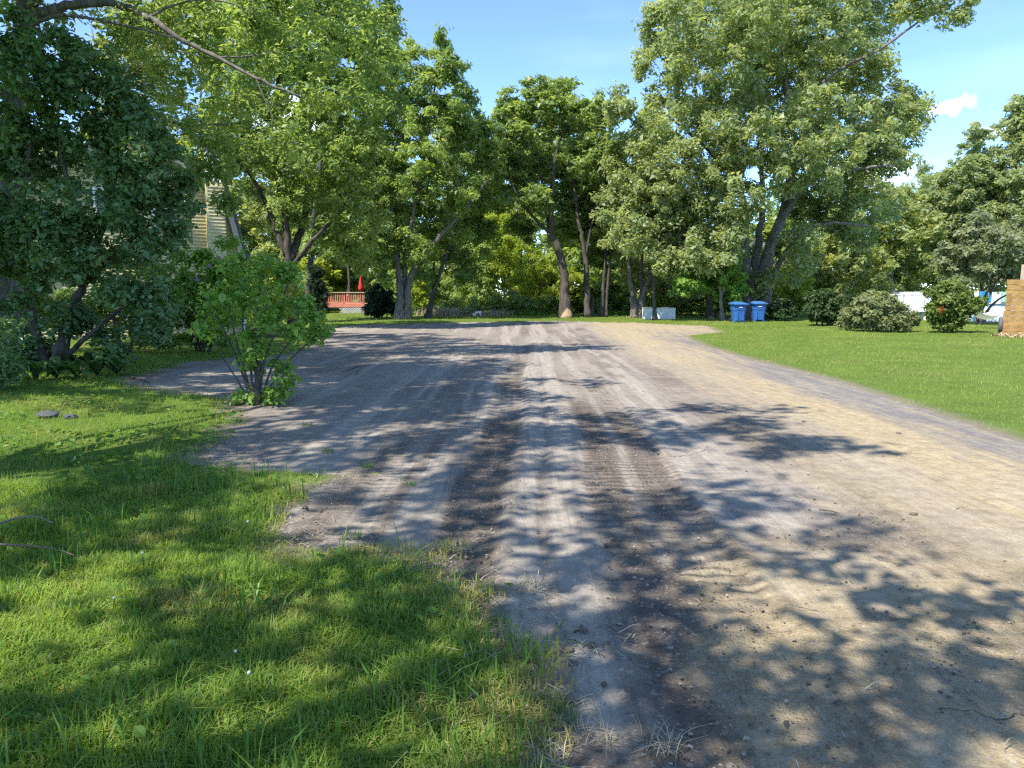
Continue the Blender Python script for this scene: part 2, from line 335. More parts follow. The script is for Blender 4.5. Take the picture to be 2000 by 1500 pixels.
def make_ground():
    xs = [-45.0]
    while xs[-1] < 50:
        x = xs[-1]; d = 0 if -3.5 <= x <= 6.2 else min(abs(x + 3.5), abs(x - 6.2)); xs.append(x + 0.037 + 0.12 * d)
    ys = [0.6]
    while ys[-1] < 75:
        y = ys[-1]; ys.append(y + 0.028 + max(0, y - 3.2) * 0.0115)
    xs, ys = np.array(xs), np.array(ys); nx, ny = len(xs), len(ys)
    X, Y = np.meshgrid(xs, ys); x, y = X.ravel(), Y.ravel()
    s = lot_sdf(x, y)
    u, loose, pack, tread, clay = ground_masks(x, y)
    inside = sstep(0.05, -0.15, s)
    z = gz(x, y)
    near = sstep(16, 6, y)
    rough = (fbm(x, y, 9.0, 101, 3) - 0.5) * (0.010 + 0.022 * loose * near) + (fbm(x, y, 2.2, 111, 3) - 0.5) * 0.035
    ruts = -0.022 * band(u, -0.56, -0.14, 0.05) - 0.018 * band(u, 0.52, 1.3, 0.05) + 0.012 * band(u, -0.1, 0.0, 0.04) + 0.014 * band(u, 1.3, 1.4, 0.04) - 0.014 * band(u, 0.12, 0.2, 0.03)
    clod = np.maximum(0, vn(x, y, 13.0, 131) - 0.62) * 0.045 * loose * near
    damp = 1 - 0.75 * sstep(2.6, 3.6, u)
    z = z + inside * (rough + ruts + clod) * damp
    z = z - 0.02 * sstep(0.12, 0.0, s)     # the lot lies a little lower than the turf
    asph = sstep(3.7, 5.0, u + (fbm(x, y * 0.2, 0.8, 141, 3) - 0.5) * 0.8) * sstep(40, 20, y)
    lime = sstep(0.5, 0.75, fbm(x, y, 0.4, 151, 4))
    V = np.stack([x, y, z], 1)
    idx = np.arange(nx * ny).reshape(ny, nx)
    Q = np.stack([idx[:-1, :-1].ravel(), idx[:-1, 1:].ravel(), idx[1:, 1:].ravel(), idx[1:, :-1].ravel()], 1)
    cx = (x[Q].mean(1)); cyy = (y[Q].mean(1)); cs = lot_sdf(cx, cyy)
    cu = track_u(cx, cyy)
    isas = (cs < 0) & (cu > 4.05) & (cyy < 30) & (cx > 3)
    isdirt = (cs < 0) & ~isas
    A = dict(loose=loose, pack=pack, tread=tread, clay=clay, asph=asph, edge=s, patch=lime)
    for nm, mask, mat, kind in (('lawn', cs >= 0, M['turf'], 'structure'), ('dirt_lot', isdirt, M['dirt'], 'structure'), ('asphalt_strip', isas, M['dirt'], 'structure')):
        q = Q[mask]; used = np.unique(q); remap = np.zeros(nx * ny, np.int32); remap[used] = np.arange(len(used))
        me = np_mesh(nm, V[used], [remap[q]], mat, {k: a[used] for k, a in A.items()}, True)
        o = link(nm, me); tag(o, kind=kind)
        o['label'] = {'lawn': 'green lawn turf on both sides of the graded dirt lot', 'dirt_lot': 'graded bare dirt lot with tracks and tread marks',
                      'asphalt_strip': 'dusty grey asphalt strip along the right lawn edge'}[nm]
    g = MB(); R = 300
    g.add([(-R, -R, -0.35), (R, -R, -0.35), (R, R, -0.35), (-R, R, -0.35)], [(0, 1, 2, 3)])
    o = g.build('ground', M['turf_far']); tag(o, 'rough green ground reaching to the horizon', kind='structure')
    # turf sheet around and behind the camera, down to the finer sheet in view
    g = MB()
    g.add([(-45, -40, -0.03), (50, -40, -0.03), (50, 0.62, -0.03), (-45, 0.62, -0.03)], [(0, 1, 2, 3)])
    o = g.build('back_lawn', M['turf_far']); tag(o, 'lawn on the near side of the lot', kind='structure')

def ground_mats():
    # soil
    m, nt, out = newmat('graded_soil'); co = objco(nt)
    a_l, a_p, a_t, a_c, a_a = (attr(nt, k) for k in ('loose', 'pack', 'tread', 'clay', 'asph'))
    n1 = noise(nt, 2.2, 6, 0.62, co); n2 = noise(nt, 17, 5, 0.65, co); n3 = noise(nt, 85, 4, 0.6, co)
    st = noise(nt, 5.0, 5, 0.6, objco(nt, (2.2, 0.10, 1)))
    base = mixc(nt, mapr(nt, n1, 0.3, 0.7), (0.178, 0.152, 0.130), (0.248, 0.213, 0.180))
    base = mixc(nt, mapr(nt, mth(nt, 'ADD', mth(nt, 'MULTIPLY', a_p, 0.75), mth(nt, 'MULTIPLY', st, 0.5)), 0.35, 0.85), base, (0.330, 0.291, 0.246))
    base = mixc(nt, mapr(nt, mth(nt, 'ADD', a_l, mth(nt, 'MULTIPLY', n2, 0.5)), 0.45, 1.25), base, (0.154, 0.126, 0.103))
    clayc = mixc(nt, mapr(nt, n2, 0.3, 0.7), (0.320, 0.252, 0.152), (0.43, 0.350, 0.225))
    base = mixc(nt, mapr(nt, mth(nt, 'ADD', a_c, mth(nt, 'MULTIPLY', mth(nt, 'SUBTRACT', n1, 0.5), 1.0)), 0.1, 1.0), base, clayc)
    asc = mixc(nt, mapr(nt, n3, 0.3, 0.7), (0.150, 0.140, 0.136), (0.225, 0.208, 0.196))
    st2 = noise(nt, 3.0, 6, 0.62, objco(nt, (1.6, 0.16, 1)))
    base = mixc(nt, mapr(nt, mth(nt, 'ADD', a_a, mth(nt, 'MULTIPLY', mth(nt, 'SUBTRACT', st2, 0.5), 2.6)), 0.25, 1.15), base, asc)
    # long drag marks and mottling
    sl1 = noise(nt, 9.0, 5, 0.62, objco(nt, (2.6, 0.05, 1))); sl2 = noise(nt, 0.9, 5, 0.6, objco(nt, (5.0, 0.12, 1)))
    base = mixc(nt, mth(nt, 'MULTIPLY', mapr(nt, sl1, 0.52, 0.66), mapr(nt, sl2, 0.42, 0.6, 0.1, 0.75)), base, mixc(nt, 1.0, base, (1.30, 1.29, 1.28), 'MULTIPLY'))
    base = mixc(nt, mth(nt, 'MULTIPLY', mapr(nt, sl1, 0.46, 0.34), 0.55), base, mixc(nt, 1.0, base, (0.70, 0.68, 0.66), 'MULTIPLY'))
    mot = noise(nt, 6.5, 6, 0.7, co)
    base = mixc(nt, mapr(nt, mot, 0.36, 0.64), mixc(nt, 1.0, base, (0.80, 0.79, 0.78), 'MULTIPLY'), mixc(nt, 1.0, base, (1.10, 1.10, 1.09), 'MULTIPLY'))
    # grit
    grit = nt.nodes.new('ShaderNodeTexVoronoi'); grit.inputs['Scale'].default_value = 55; nt.links.new(co, grit.inputs['Vector'])
    gsel = mapr(nt, grit.outputs['Color'], 0.80, 0.86)
    base = mixc(nt, mth(nt, 'MULTIPLY', gsel, 0.45), base, (0.40, 0.36, 0.31))
    base = mixc(nt, mapr(nt, n3, 0.25, 0.75, 0.0, 1.0), mixc(nt, 1.0, base, (0.74, 0.73, 0.72), 'MULTIPLY'), mixc(nt, 1.0, base, (1.20, 1.20, 1.19), 'MULTIPLY'))
    n4 = noise(nt, 210, 3, 0.6, co); base = mixc(nt, mapr(nt, n4, 0.3, 0.7), mixc(nt, 1.0, base, (0.78, 0.78, 0.77), 'MULTIPLY'), mixc(nt, 1.0, base, (1.15, 1.15, 1.15), 'MULTIPLY'))
    # cracks
    vw = nt.nodes.new('ShaderNodeTexVoronoi'); vw.feature = 'DISTANCE_TO_EDGE'; vw.inputs['Scale'].default_value = 1.0
    wv = nt.nodes.new('ShaderNodeVectorMath'); wv.operation = 'ADD'; nw = noise(nt, 2.5, 4, 0.6, co, 'Color'); nt.links.new(objco(nt, (0.75, 1.35, 1)), wv.inputs[0])
    sc = nt.nodes.new('ShaderNodeVectorMath'); sc.operation = 'SCALE'; sc.inputs['Scale'].default_value = 0.5; nt.links.new(nw, sc.inputs[0]); nt.links.new(sc.outputs[0], wv.inputs[1])
    nt.links.new(wv.outputs[0], vw.inputs['Vector'])
    ck = mapr(nt, vw.outputs['Distance'], 0.0, 0.007, 1.0, 0.0)
    ckm = mth(nt, 'MULTIPLY', ck, mapr(nt, noise(nt, 1.7, 3, 0.5, co), 0.58, 0.66)); ckm = mth(nt, 'MULTIPLY', ckm, mapr(nt, a_a, 0.1, 0.5, 1.0, 0.0))
    base = mixc(nt, mth(nt, 'MULTIPLY', ckm, 0.55), base, (0.06, 0.05, 0.045))
    p = N(nt, 'ShaderNodeBsdfPrincipled'); p.inputs['Roughness'].default_value = 0.95; p.inputs['Specular IOR Level'].default_value = 0.12
    nt.links.new(base, p.inputs['Base Color'])
    # relief: tread ridges across the tracks, crumbs, cracks
    wvx = nt.nodes.new('ShaderNodeTexWave'); wvx.wave_type = 'BANDS'; wvx.bands_direction = 'Y'; wvx.inputs['Scale'].default_value = 2.6
    wvx.inputs['Distortion'].default_value = 2.4; wvx.inputs['Detail'].default_value = 3; wvx.inputs['Detail Scale'].default_value = 1.5; nt.links.new(co, wvx.inputs['Vector'])
    h = mth(nt, 'MULTIPLY', mth(nt, 'MULTIPLY', mth(nt, 'MULTIPLY', wvx.outputs['Fac'], a_t), mapr(nt, noise(nt, 3.1, 4, 0.6, co), 0.36, 0.58)), 1.9)
    h = mth(nt, 'ADD', h, mth(nt, 'MULTIPLY', n2, mth(nt, 'ADD', mth(nt, 'MULTIPLY', a_l, 1.6), 0.45)))
    h = mth(nt, 'ADD', h, mth(nt, 'MULTIPLY', n3, mth(nt, 'ADD', mth(nt, 'MULTIPLY', a_l, 0.6), 0.22)))
    h = mth(nt, 'SUBTRACT', h, mth(nt, 'MULTIPLY', ckm, 1.2))
    h = mth(nt, 'ADD', h, mth(nt, 'MULTIPLY', gsel, 0.25))
    h = mth(nt, 'MULTIPLY', h, mapr(nt, a_a, 0.3, 0.9, 1.0, 0.4))
    nt.links.new(bump(nt, h, 0.9, 0.019), p.inputs['Normal']); nt.links.new(p.outputs[0], out.inputs[0]); M['dirt'] = m
    # turf seen between the blades
    m, nt, out = newmat('turf'); co = objco(nt)
    n1 = noise(nt, 1.1, 5, 0.6, co); n2 = noise(nt, 30, 5, 0.7, co)
    c = mixc(nt, mapr(nt, n1, 0.3, 0.7), (0.105, 0.170, 0.030), (0.165, 0.240, 0.042))
    c = mixc(nt, mapr(nt, n2, 0.35, 0.75), mixc(nt, 1.0, c, (0.55, 0.55, 0.55), 'MULTIPLY'), c)
    soil = mapr(nt, mth(nt, 'ADD', attr(nt, 'edge'), mth(nt, 'MULTIPLY', mth(nt, 'SUBTRACT', n2, 0.5), 0.5)), 0.30, -0.02)
    c = mixc(nt, soil, c, (0.20, 0.165, 0.13))
    p = N(nt, 'ShaderNodeBsdfPrincipled'); p.inputs['Roughness'].default_value = 0.9; p.inputs['Specular IOR Level'].default_value = 0.1
    nt.links.new(c, p.inputs['Base Color']); nt.links.new(bump(nt, n2, 0.7, 0.03), p.inputs['Normal']); nt.links.new(p.outputs[0], out.inputs[0]); M['turf'] = m
    M['turf_far'] = simple_mat('turf_far', (0.12, 0.19, 0.035), 0.9, 0.1, 0.3, 3.0, 30, 0.6, 0.03)
ground_mats()
make_ground()

# ------------------------------------------------------------------ foliage engine
def unit(v): return v / (np.linalg.norm(v, axis=-1, keepdims=True) + 1e-9)
def leaf_geo(P, Nn, L, Wd, rng, shape='rhomb', droop=0.25):
    """P positions, Nn normals, L lengths, Wd widths (arrays). returns V, list of face arrays, verts per leaf"""
    n = len(P)
    t = unit(np.cross(Nn, rng.normal(size=(n, 3)))); t[:, 2] -= droop; t = unit(t - Nn * (t * Nn).sum(1)[:, None]); b = np.cross(Nn, t)
    if shape == 'tri':
        prof = [(-0.12, 0.42, 0.05), (0.30, -0.55, 0.05), (1, 0.12, -0.10)]; fc = [(0, 1, 2)]
    elif shape == 'rhomb':
        prof = [(0, 0, 0), (0.45, 0.5, 0.10), (1, 0, -0.12), (0.45, -0.5, 0.10)]; fc = [(0, 1, 2), (0, 2, 3)]
    elif shape == 'lobed':                 # five-pointed maple-like leaf
        prof = [(0, 0, 0), (0.30, 0.50, 0.10), (0.48, 0.22, 0.04), (1.0, 0, -0.12), (0.48, -0.22, 0.04), (0.30, -0.50, 0.10)]; fc = [(0, 1, 2), (0, 2, 3), (0, 3, 4), (0, 4, 5)]
    else:
        prof = [(0, 0, 0), (0.22, 0.42, 0.08), (0.60, 0.40, 0.03), (1.0, 0, -0.14), (0.60, -0.40, 0.03), (0.22, -0.42, 0.08)]; fc = [(0, 1, 2, 3), (0, 3, 4, 5)]
    k = len(prof); V = np.empty((n, k, 3))
    for i, (a, c, h) in enumerate(prof):
        V[:, i] = P + t * (L * a)[:, None] + b * (Wd * c)[:, None] + Nn * (L * h)[:, None]
    base = (np.arange(n) * k)[:, None]
    return V.reshape(-1, 3), [np.concatenate([base + np.array(f)[None] for f in fc])], k

def clumps_from_lobes(lobes, rc, rng, fill=1.0, inner=0.25):
    """lobes: (c, r) world spheres; returns clump centres and their lobe centres"""
    C = []
    for c, r in lobes:
        n = max(3, int(fill * 2.6 * (r / rc) ** 2))
        d = unit(rng.normal(size=(n, 3))); rad = r * np.where(rng.random(n) < inner, rng.uniform(0.2, 0.7, n), rng.uniform(0.7, 1.04, n))
        p = c + d * rad[:, None] * np.array([1, 1, 0.92]); C.append(p)
    return np.concatenate(C)

def crown_mesh(name, lobes, mat, rng, leaf=0.17, aspect=0.7, rc=0.6, per=60, fill=1.0, shape='rhomb', upb=0.7, flat=0.65, hang=0.0, inner=0.25, zmin=0.15, origin=np.zeros(3), droop=0.25, clump_var=0.5):
    C = clumps_from_lobes(lobes, rc, rng, fill, inner); C = C[C[:, 2] > zmin]
    n = len(C); cv = rng.random(n); k = np.maximum(4, (per * rng.uniform(0.5, 1.4, n)).astype(int)); ci = np.repeat(np.arange(n), k); tot = len(ci)
    d = unit(rng.normal(size=(tot, 3))); rr = rng.random(tot) ** 0.5; rs = rc * rng.uniform(0.75, 1.5, n)
    off = d * (rr * rs[ci])[:, None]; off[:, 2] *= flat; off[:, 2] -= hang * (rng.random(tot) ** 1.5) * rs[ci]
    P = C[ci] + off; keep = P[:, 2] > zmin; P, d, ci = P[keep], d[keep], ci[keep]; tot = len(P)
    Nn = unit(np.array([0, 0, 1.0]) * upb + d * 0.55 + rng.normal(size=(tot, 3)) * 0.45)
    L = leaf * np.clip(np.exp(rng.normal(size=tot) * 0.38) * 0.95, 0.4, 2.0)
    V, Fc, kv = leaf_geo(P, Nn, L, L * aspect * rng.uniform(0.8, 1.2, tot), rng, shape, droop)
    var = np.clip(clump_var * cv[ci] + (1 - clump_var) * rng.random(tot), 0, 1) + (rng.random(tot) < 0.03) * 0.35
    return np_mesh(name, V - origin, Fc, mat, {'var': np.repeat(var, kv)}), C

def spline(pts, n=6):
    P = np.asarray(pts, float)
    if len(P) < 3: 
        return np.array([P[0] + (P[-1] - P[0]) * t for t in np.linspace(0, 1, n)])
    Q = np.vstack([2 * P[0] - P[1], P, 2 * P[-1] - P[-2]]); o = []
    for i in range(1, len(Q) - 2):
        for t in np.linspace(0, 1, n, endpoint=False):
            a, b, c, d = Q[i - 1], Q[i], Q[i + 1], Q[i + 2]
            o.append(0.5 * ((2 * b) + (-a + c) * t + (2 * a - 5 * b + 4 * c - d) * t * t + (-a + 3 * b - 3 * c + d) * t ** 3))
    o.append(P[-1]); return np.array(o)

def tree(name, label, px, Y, stems, lobes, mat, bark, seed, group=None, cat='tree', leaf=0.17, aspect=0.7, rc=0.6, per=60, fill=1.0, shape='rhomb', twigs=90,
         depth=0.65, world=False, flare=1.5, lmul=1.0, dmul=1.0, **kw):
    """stems: list of (points[(px,py,dY)], r0, r1), first one the trunk and starting on the ground; lobes: (px, py, r_px[, dY])"""
    far = (not world) and Y > 30 and shape in ('rhomb', 'oval', 'lobed')
    leaf *= (0.95 if far else 1.12) * lmul; per = int(per * (5.6 if far else 2.9) * dmul)
    if far: shape = 'tri'; rc *= 0.68; per = max(4, int(per * 0.46)); kw.setdefault('inner', 0.36)
    rng = np.random.default_rng(seed)
    base = np.array([px if world else XY(px, Y), Y, 0.0]); base[2] = float(gz(base[0], base[1])) - 0.03
    root = thing(name, label, cat, base, 0, group)
    skel = []
    for i, (pts, r0, r1) in enumerate(stems):
        W3 = []
        for j, q in enumerate(pts):
            if world: W3.append(np.array(q, float))
            elif q[1] is None: W3.append(np.array([XY(q[0], Y + (q[2] if len(q) > 2 else 0)), Y + (q[2] if len(q) > 2 else 0), base[2]]))
            else: W3.append(at(q[0], q[1], Y + (q[2] if len(q) > 2 else 0)))
        S = spline(W3, 6); n = len(S); tt = np.linspace(0, 1, n); R = r0 + (r1 - r0) * tt ** 0.8
        if pts[0][1] is None or (world and i == 0):
            hz = S[:, 2] - base[2]; R = R * (1 + (flare - 1) * np.exp(-hz / (2.2 * r0 + 0.05)))
        S[1:-1] += rng.normal(size=(n - 2, 3)) * (r0 * 0.10)
        R = R * rng.uniform(0.93, 1.07, n)
        mb = MB(); mb.tube(S - base, R, 10 if r0 > 0.12 else 7)
        mb.build('trunk' if i == 0 else ('limb' if r0 > 0.05 else 'branch'), bark, root, True)
        skel.append(S)
    wl_ = []
    for lb in lobes:
        if world: wl_.append((np.array(lb[:3], float), lb[3]))
        else:
            r = lb[2] / F * Y; dy = lb[3] if len(lb) > 3 else rng.uniform(-1, 1) * depth * r * 2
            wl_.append((at(lb[0], lb[1], Y + dy), r))
    me, C = crown_mesh('crown', wl_, mat, rng, leaf, aspect, rc, per, fill, shape, origin=base, **kw)
    o = link('crown', me, root); tag(o, kind='stuff')
    if twigs and skel:
        S = np.concatenate(skel); mb = MB(); pick = rng.permutation(len(C))[:twigs]
        for k in pick:
            c = C[k]; dd = np.linalg.norm(S - c, axis=1) + np.maximum(0, S[:, 2] - c[2]) * 2.0; s = S[dd.argmin()]
            ln = np.linalg.norm(c - s)
            if ln < 0.15: continue
            mid = (s + c) / 2 + np.array([0, 0, 0.10 * ln]) + rng.normal(size=3) * 0.08 * ln
            r = min(0.05, 0.006 + 0.011 * ln) * (1 if Y > 25 else 0.6)
            mb.tube(spline([s, mid, c + rng.normal(size=3) * 0.1 * rc], 3), np.linspace(r, r * 0.25, 7), 4, False)
        if mb.V: tag(mb.build('branchwork', bark, root, True), kind='stuff')
    return root

# ------------------------------------------------------------------ trees and shrubs
def plant_all():
    # big silver maple over the blue bins
    tree('silver_maple', 'huge spreading pale green maple with several stout grey trunks behind the blue bins', 1478, 45,
         [([(1490, None), (1494, 560), (1500, 500), (1526, 425), (1545, 350), (1553, 290), (1540, 200), (1525, 80)], 0.46, 0.12),
          ([(1462, None, -0.2), (1461, 560, -0.2), (1455, 480), (1452, 400), (1430, 300), (1400, 180)], 0.40, 0.10),
          ([(1478, None, 0.5), (1474, 560, 0.5), (1480, 470, 1), (1490, 380, 2), (1480, 250, 3)], 0.38, 0.10),
          ([(1500, 560), (1530, 500, -1), (1570, 452, -2), (1630, 436, -3), (1700, 442, -4)], 0.20, 0.05),
          ([(1524, 430), (1560, 378, -1), (1600, 345, -2), (1680, 330, -3), (1740, 322, -4)], 0.22, 0.05),
          ([(1548, 300), (1575, 262), (1620, 240, 1), (1690, 215, 2)], 0.14, 0.04),
          ([(1545, 250), (1620, 150, 0), (1720, 95, -1), (1790, 45, -1), (1850, 12, -1)], 0.15, 0.03),
          ([(1455, 470), (1400, 420, -1), (1340, 400, -2), (1270, 400, -2)], 0.16, 0.04),
          ([(1450, 380), (1390, 300, 0), (1310, 230, 0), (1250, 180, 0)], 0.15, 0.04)],
         [(1420, 50, 115), (1560, 20, 120), (1680, 20, 90), (1850, 8, 42, -1), (1790, -5, 40, -1), (1880, 20, 18, -1), (1310, 95, 62), (1370, 190, 105), (1500, 160, 120), (1630, 150, 105),
          (1710, 120, 45), (1745, 215, 62), (1800, 215, 30), (1700, 262, 84), (1590, 270, 100, -4), (1450, 290, 105), (1330, 300, 95), (1235, 318, 66), (1222, 222, 40),
          (1265, 400, 75), (1365, 400, 80), (1440, 410, 55, -4), (1640, 345, 80), (1745, 300, 42), (1690, 385, 55), (1600, 415, 55, 3), (1320, 470, 55), (1560, 520, 28, -2),
          (1290, 30, 50), (1480, -70, 130), (1620, -90, 130), (1360, -60, 90), (1255, 130, 24), (1205, 180, 22), (1490, 545, 30, -1), (1780, 270, 26), (1650, 440, 40, 2), (1235, 455, 40, -3), (1300, 500, 40, -3), (1380, 480, 50, -4), (1425, 490, 34, -4), (1200, 390, 44), (1190, 320, 40), (1560, 470, 34, -3), (1690, 455, 36, 2), (1730, 400, 34, 2), (1560, 380, 50, 4), (1480, 500, 30, 3)],
         M['maple'], M['bark'], 11, leaf=0.19, aspect=0.75, rc=0.75, per=44, fill=1.05, twigs=160, hang=0.5, upb=0.6)
    # tall pale tree far behind the house, seen above its roof
    tree('background_tree', 'tall light green tree rising behind the yellow house and its chimney', 395, 74, [([(395, None), (393, 500), (390, 350), (392, 150)], 0.3, 0.08), ([(392, 400), (440, 300), (470, 200)], 0.12, 0.04), ([(391, 380), (330, 280), (290, 180)], 0.12, 0.04)],
         [(420, 120, 62), (350, 60, 70), (475, 210, 48), (300, 160, 64), (420, 275, 50), (250, 70, 70), (390, 10, 70), (350, 250, 60), (480, 300, 36), (480, 60, 60), (330, 350, 60), (430, 350, 44), (200, 140, 70), (540, 30, 50), (230, 250, 64), (470, 380, 34), (500, 440, 30)],
         M['pale'], M['bark'], 24, leaf=0.32, rc=1.0, per=34, twigs=60)
    # tree right of the house, three dark stems
    tree('ash_tree', 'tall leafy tree with dark forking stems standing right of the yellow house', 572, 33,
         [([(575, None), (568, 560), (562, 490), (556, 420), (545, 350), (540, 250), (545, 120)], 0.24, 0.07),
          ([(562, 500), (535, 440), (520, 395), (490, 345), (460, 310)], 0.16, 0.04),
          ([(566, 510), (590, 440, 1), (600, 380, 1), (598, 300, 1), (620, 180, 2)], 0.20, 0.05),
          ([(570, 520), (620, 460, -1), (660, 420, -1), (690, 370, -2)], 0.12, 0.03),
          ([(548, 360), (570, 280, -1), (600, 200, -1), (640, 90, -1)], 0.12, 0.03)],
         [(480, 90, 85), (600, 60, 95), (700, 70, 70), (745, 15, 38), (570, 170, 95), (675, 175, 80), (470, 215, 70), (620, 280, 85), (505, 290, 48), (685, 320, 72), (640, 400, 66),
          (700, 430, 50), (580, 380, 40), (520, 20, 80), (650, -50, 90), (730, 120, 50), (705, 500, 40), (650, 480, 34), (740, 200, 45), (690, 505, 18), (458, 320, 30), (480, 372, 20), (440, 270, 40), (545, 330, 36), (560, 440, 26)],
         M['green'], M['barkdark'], 12, leaf=0.15, aspect=0.62, rc=0.55, per=46, fill=1.0, twigs=130, inner=0.2)
    # ivy trunk and dark column of evergreen beside it
    tree('ivy_clad_tree', 'tree with a dark straight ivy-clad trunk left of the red deck', 606, 41,
         [([(603, None), (604, 560), (606, 520), (610, 440), (622, 360), (630, 300)], 0.22, 0.08), ([(607, 500), (590, 440, 1), (575, 400, 1)], 0.12, 0.04), ([(609, 450), (650, 400, 1), (700, 350, 1)], 0.12, 0.03)],
         [(640, 300, 70, 2), (580, 390, 55, 2), (680, 380, 60, 2), (700, 280, 60, 3), (630, 440, 45, 1), (610, 470, 26, 0), (670, 450, 40, 2)],
         M['deep'], M['barkdark'], 13, leaf=0.17, rc=0.55, per=42, twigs=50)
    tree('evergreen_shrub', 'narrow dark evergreen column hugging the ivy-clad trunk', 618, 40.4, [([(618, None), (619, 580), (619, 540)], 0.05, 0.02)],
         [(616, 530, 14, 0), (618, 555, 17, 0), (621, 580, 18, 0), (620, 602, 17, 0)], M['conifer'], M['barkdark'], 14, cat='shrub', leaf=0.13, aspect=0.3, rc=0.28, per=50, fill=2.0, twigs=0, zmin=0.05)
    # grey V-stemmed tree, left of centre
    tree('forked_tree', 'grey barked tree forking low into a long leaning right limb, left of centre', 788, 44,
         [([(781, None), (781, 570), (777, 520), (768, 470), (764, 420), (770, 330), (800, 200)], 0.25, 0.07),
          ([(796, None, 0.2), (797, 575), (803, 540), (830, 500), (860, 460), (900, 420), (930, 380), (958, 345)], 0.24, 0.05),
          ([(787, None, 0.4), (789, 570, 0.4), (792, 510), (797, 470), (810, 400), (830, 300), (850, 160), (856, 60)], 0.20, 0.03),
          ([(778, 530), (775, 470, 1), (750, 400, 1), (735, 320, 1)], 0.11, 0.03)],
         [(857, 75, 24), (862, 130, 42), (855, 205, 66), (795, 215, 66), (735, 160, 62), (905, 275, 50), (825, 315, 80), (735, 290, 78), (885, 370, 48), (765, 400, 70), (835, 440, 50),
          (705, 390, 50), (725, 470, 45), (690, 460, 38), (905, 190, 30), (738, 512, 26), (935, 320, 32), (800, 110, 36), (890, 130, 22), (940, 240, 22), (756, 545, 18), (750, 60, 40), (690, 482, 28), (722, 488, 28), (762, 470, 40), (822, 495, 32), (882, 450, 34), (845, 545, 22, 3), (905, 540, 24, 3), (665, 470, 30, 1), (930, 262, 34), (955, 320, 34), (945, 395, 34, 2)],
         M['green'], M['bark'], 15, leaf=0.19, aspect=0.62, rc=0.62, per=46, fill=1.0, twigs=140)
    tree('leaning_tree', 'dark trunked tree leaning right just behind the grey forked tree', 838, 47,
         [([(836, None), (842, 590), (855, 545), (872, 495), (890, 450), (905, 410)], 0.20, 0.06), ([(842, 590), (846, 540, 1), (850, 480, 1), (862, 400, 1)], 0.14, 0.05)],
         [(900, 420, 46, 2), (850, 470, 48, 2), (930, 460, 42, 2), (900, 520, 30, 2), (930, 380, 40, 2), (820, 530, 26, 2)], M['deep'], M['barkdark'], 16, leaf=0.2, rc=0.65, per=40, twigs=60)
    # stripped-bark trunk in the middle
    tree('scarred_tree', 'tree with a leaning dark trunk scarred by bare orange wood patches', 1102, 47,
         [([(1105, None), (1103, 570), (1099, 520), (1088, 480), (1074, 455)], 0.34, 0.20),
          ([(1078, 460), (1062, 444), (1046, 428), (1015, 390), (985, 330)], 0.14, 0.05),
          ([(1076, 458), (1077, 410), (1080, 370), (1085, 300), (1110, 240)], 0.18, 0.05),
          ([(1074, 456), (1066, 400, 1), (1056, 340, 1), (1040, 260, 1)], 0.13, 0.04)],
         [(1080, 215, 58), (1012, 245, 50), (1140, 235, 48), (1062, 300, 60, 3), (1150, 315, 44), (995, 335, 50), (1115, 370, 44, 3), (1100, 172, 30), (1170, 205, 28), (1030, 395, 42), (1155, 395, 40, 3),
          (1000, 200, 28), (970, 300, 40), (1120, 420, 32, 3), (1050, 180, 28), (1185, 280, 34), (1020, 450, 34, 3), (1020, 340, 50, 2), (1120, 310, 50, 2), (940, 440, 34, 3), (1060, 400, 36, 4), (1110, 455, 26, 4), (960, 380, 40, 3)],
         M['deep'], M['barkpatch'], 17, leaf=0.2, rc=0.62, per=46, fill=1.0, twigs=110)
    tree('straight_tree', 'slim straight dark trunk beside a short broken stump, right of the scarred trunk', 1147, 48,
         [([(1147, None), (1146, 560), (1144, 510), (1136, 460), (1128, 420), (1120, 350)], 0.22, 0.08), ([(1144, 500), (1155, 440), (1165, 380)], 0.1, 0.03), ([(1156, None, 0.4), (1157, 600, 0.4), (1158, 582, 0.4)], 0.12, 0.10)],
         [(1140, 430, 40, 2), (1180, 400, 44, 2), (1110, 450, 28, 2), (1170, 460, 30, 2), (1180, 340, 40, 2), (1145, 500, 22, 4), (1175, 520, 22, 4)], M['green'], M['barkdark'], 18, leaf=0.2, rc=0.6, per=44, twigs=50)
    tree('twin_stem_tree', 'pair of thin dark stems rising close together between straight trunk and white box', 1178, 49,
         [([(1175, None), (1177, 570), (1181, 520), (1187, 460), (1190, 400)], 0.17, 0.06), ([(1183, None), (1186, 570), (1190, 530), (1195, 470), (1210, 400)], 0.12, 0.05)],
         [(1190, 440, 44, 2), (1215, 400, 46, 2), (1170, 500, 26, 2), (1215, 480, 30, 2)], M['green'], M['barkdark'], 19, leaf=0.2, rc=0.6, per=44, twigs=40)
    tree('v_trunk_tree', 'thick V-shaped grey trunks left of the white ribbed box', 1243, 46.5,
         [([(1240, None), (1238, 590), (1232, 550), (1228, 510), (1222, 450), (1215, 390)], 0.24, 0.07), ([(1250, None), (1254, 585), (1266, 550), (1282, 515), (1300, 470), (1310, 420)], 0.24, 0.07),
          ([(1254, 580), (1252, 530, 1), (1258, 470, 1), (1268, 400, 1)], 0.14, 0.05)],
         [(1220, 440, 52), (1290, 440, 50), (1255, 380, 55), (1320, 490, 36), (1235, 500, 30, 2), (1300, 520, 26, 2), (1200, 360, 45), (1310, 380, 50), (1228, 545, 22, 3), (1302, 562, 22, 3), (1340, 560, 24, 2), (1262, 540, 20, 3)], M['maple'], M['bark'], 20, leaf=0.2, rc=0.62, per=46, shape='rhomb', twigs=70, hang=0.3)
